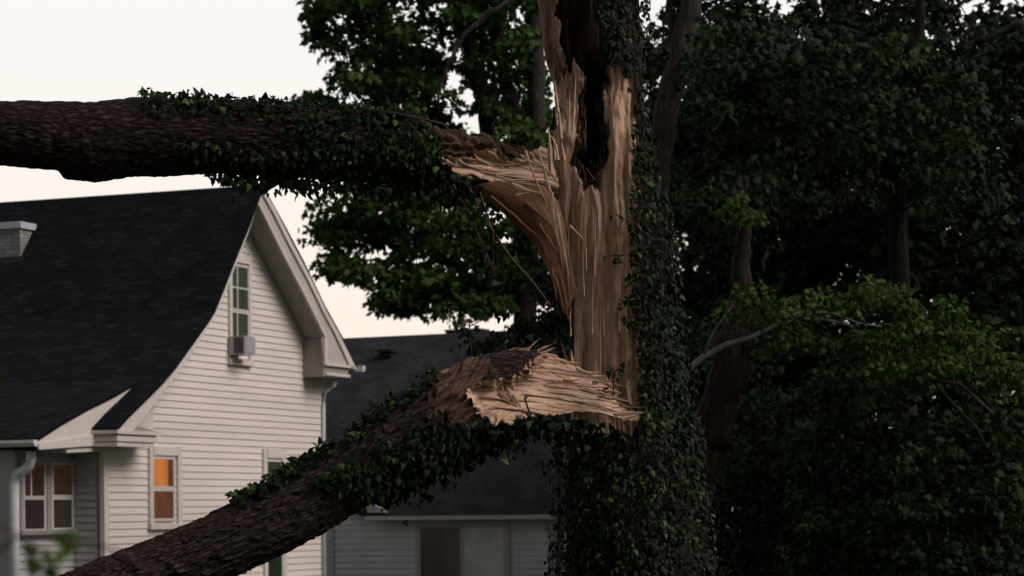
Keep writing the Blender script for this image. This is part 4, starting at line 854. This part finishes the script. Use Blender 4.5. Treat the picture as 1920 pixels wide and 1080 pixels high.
# shrubs under the boughs
SH = 'shrubs below the trees at the right'
for nm, lab, poly, Yr, K, sd_, lf, bx in (
    ('shrub', 'dim leafy shrub right beside the ivy covered trunk foot', [(1340, 740), (1420, 640), (1500, 720), (1560, 860), (1560, 1150), (1380, 1150), (1370, 900)], (34, 36.5), 80, 21, 'deep', 1420),
    ('shrub', 'middle shrub of soft dark leaves below the arching boughs', [(1480, 700), (1620, 680), (1700, 760), (1740, 900), (1740, 1150), (1520, 1150)], (31, 34), 85, 22, 'mid', 1620),
    ('shrub', 'rightmost leafy shrub at the lower right corner', [(1680, 800), (1800, 760), (1980, 800), (1990, 1150), (1680, 1150)], (29.5, 32), 85, 23, 'mid', 1820),
    ('shrub', 'shrub showing between the stump and the reddish leaning trunk', [(1240, 560), (1330, 620), (1370, 720), (1330, 860), (1300, 920), (1240, 920)], (36, 38.5), 60, 24, 'mid', 1300)):
    Ym = sum(Yr) / 2
    make_tree(nm, lab, 'shrub', ground_pt(bx, Ym), SH, poly, Yr, K, 80, .42, .10, M[lf], [[(bx, 955 + 3 / Ym * F, 6, Ym), (bx + 5, 1000, 4, Ym), (bx - 8, 860, 3, Ym)]], M['dark_bark'], seed=sd_, tw_r=.02)
sap = make_tree('sapling', 'low dark sapling behind the stump where the limbs fork', 'tree', ground_pt(1050, 48), GRP, [(1000, 560), (1040, 440), (1075, 420), (1110, 560), (1100, 720), (1010, 700), (880, 665), (900, 640), (960, 640)], (46, 50), 55, 70, .45, .13, M['deep'],
          [[(1050, 1236, 9, 48), (1052, 900, 8, 48), (1050, 600, 5, 48)]], M['far_bark'], seed=31)
# far wood closing the view between the nearer trunks
for nm, lab, poly, K, sd_, bx, Ym in (
    ('oak_tree', 'far dark oak filling the gap right behind the stump', [(1040, 260), (1150, 100), (1300, 60), (1420, 180), (1450, 600), (1430, 1110), (1200, 1000), (1060, 620)], 150, 41, 1250, 84),
    ('oak_tree', 'far dark oak in the middle of the shaded wood', [(1360, 60), (1500, -60), (1640, -20), (1720, 200), (1720, 1120), (1380, 1120)], 170, 42, 1540, 62),
    ('oak_tree', 'far dark oak in the shaded wood at the right edge', [(1640, 60), (1760, 60), (1880, 20), (2010, 60), (2010, 1120), (1660, 1120)], 170, 43, 1840, 58),
    ('oak_tree', 'farthest dark oak seen through gaps over the arching boughs', [(1400, 200), (1960, 200), (2010, 700), (1960, 1120), (1400, 1120)], 270, 45, 1700, 74),
    ('oak_tree', 'far dark oak behind the pale bare branch', [(1220, 60), (1330, 40), (1500, 140), (1560, 500), (1540, 1120), (1340, 1120), (1240, 700)], 150, 44, 1420, 66)):
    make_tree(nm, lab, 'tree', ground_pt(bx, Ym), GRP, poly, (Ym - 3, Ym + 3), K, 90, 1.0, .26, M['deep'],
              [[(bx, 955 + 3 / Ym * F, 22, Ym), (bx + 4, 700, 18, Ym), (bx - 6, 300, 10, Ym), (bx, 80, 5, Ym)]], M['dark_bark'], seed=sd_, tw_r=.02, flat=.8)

# ------------------------------------------------------------------ blurred twig close to the lens
tw = thing('twig', 'blurred leafy twig close to the lens at the lower left corner', 'twig', P(-60, 1060, 3.9).tolist())
m = MB()
for L in ([(-80, 1075, 3.2), (0, 1032, 3.4), (25, 1008, 3.2), (80, 1006, 3.2), (150, 1015, 3), (215, 1030, 2.6), (290, 1070, 2)], [(40, 1006, 1.6), (80, 1030, 1.5), (90, 1045, 1)], [(0, 985, 1.8), (30, 1000, 1.8)]): m.tube([P(x, y, 3.9) for x, y, r_ in L], [r_ * 3.9 / F * 1.2 for x, y, r_ in L], 6)
m.build('stem', M['vine'], tw, True)
lp = P(np.array([52, 66, 84, 92, 70, 112, 128, 122, 138, 60, 88, 118, -4, 100]), np.array([1020, 1030, 1034, 1046, 1050, 998, 992, 1014, 1020, 1046, 1064, 1030, 700, 1056]), 3.9)
k = len(lp); leaf_cloud('leaves', lp, np.array((0.1, 0, -1.0)) + rng.normal(0, .5, (k, 3)), np.array((0, -1, .5)) + rng.normal(0, .3, (k, 3)), rng.uniform(.022, .034, k), rng.uniform(.5, 1, k), M['lime'], tw, (MAP_P, MAP_F))
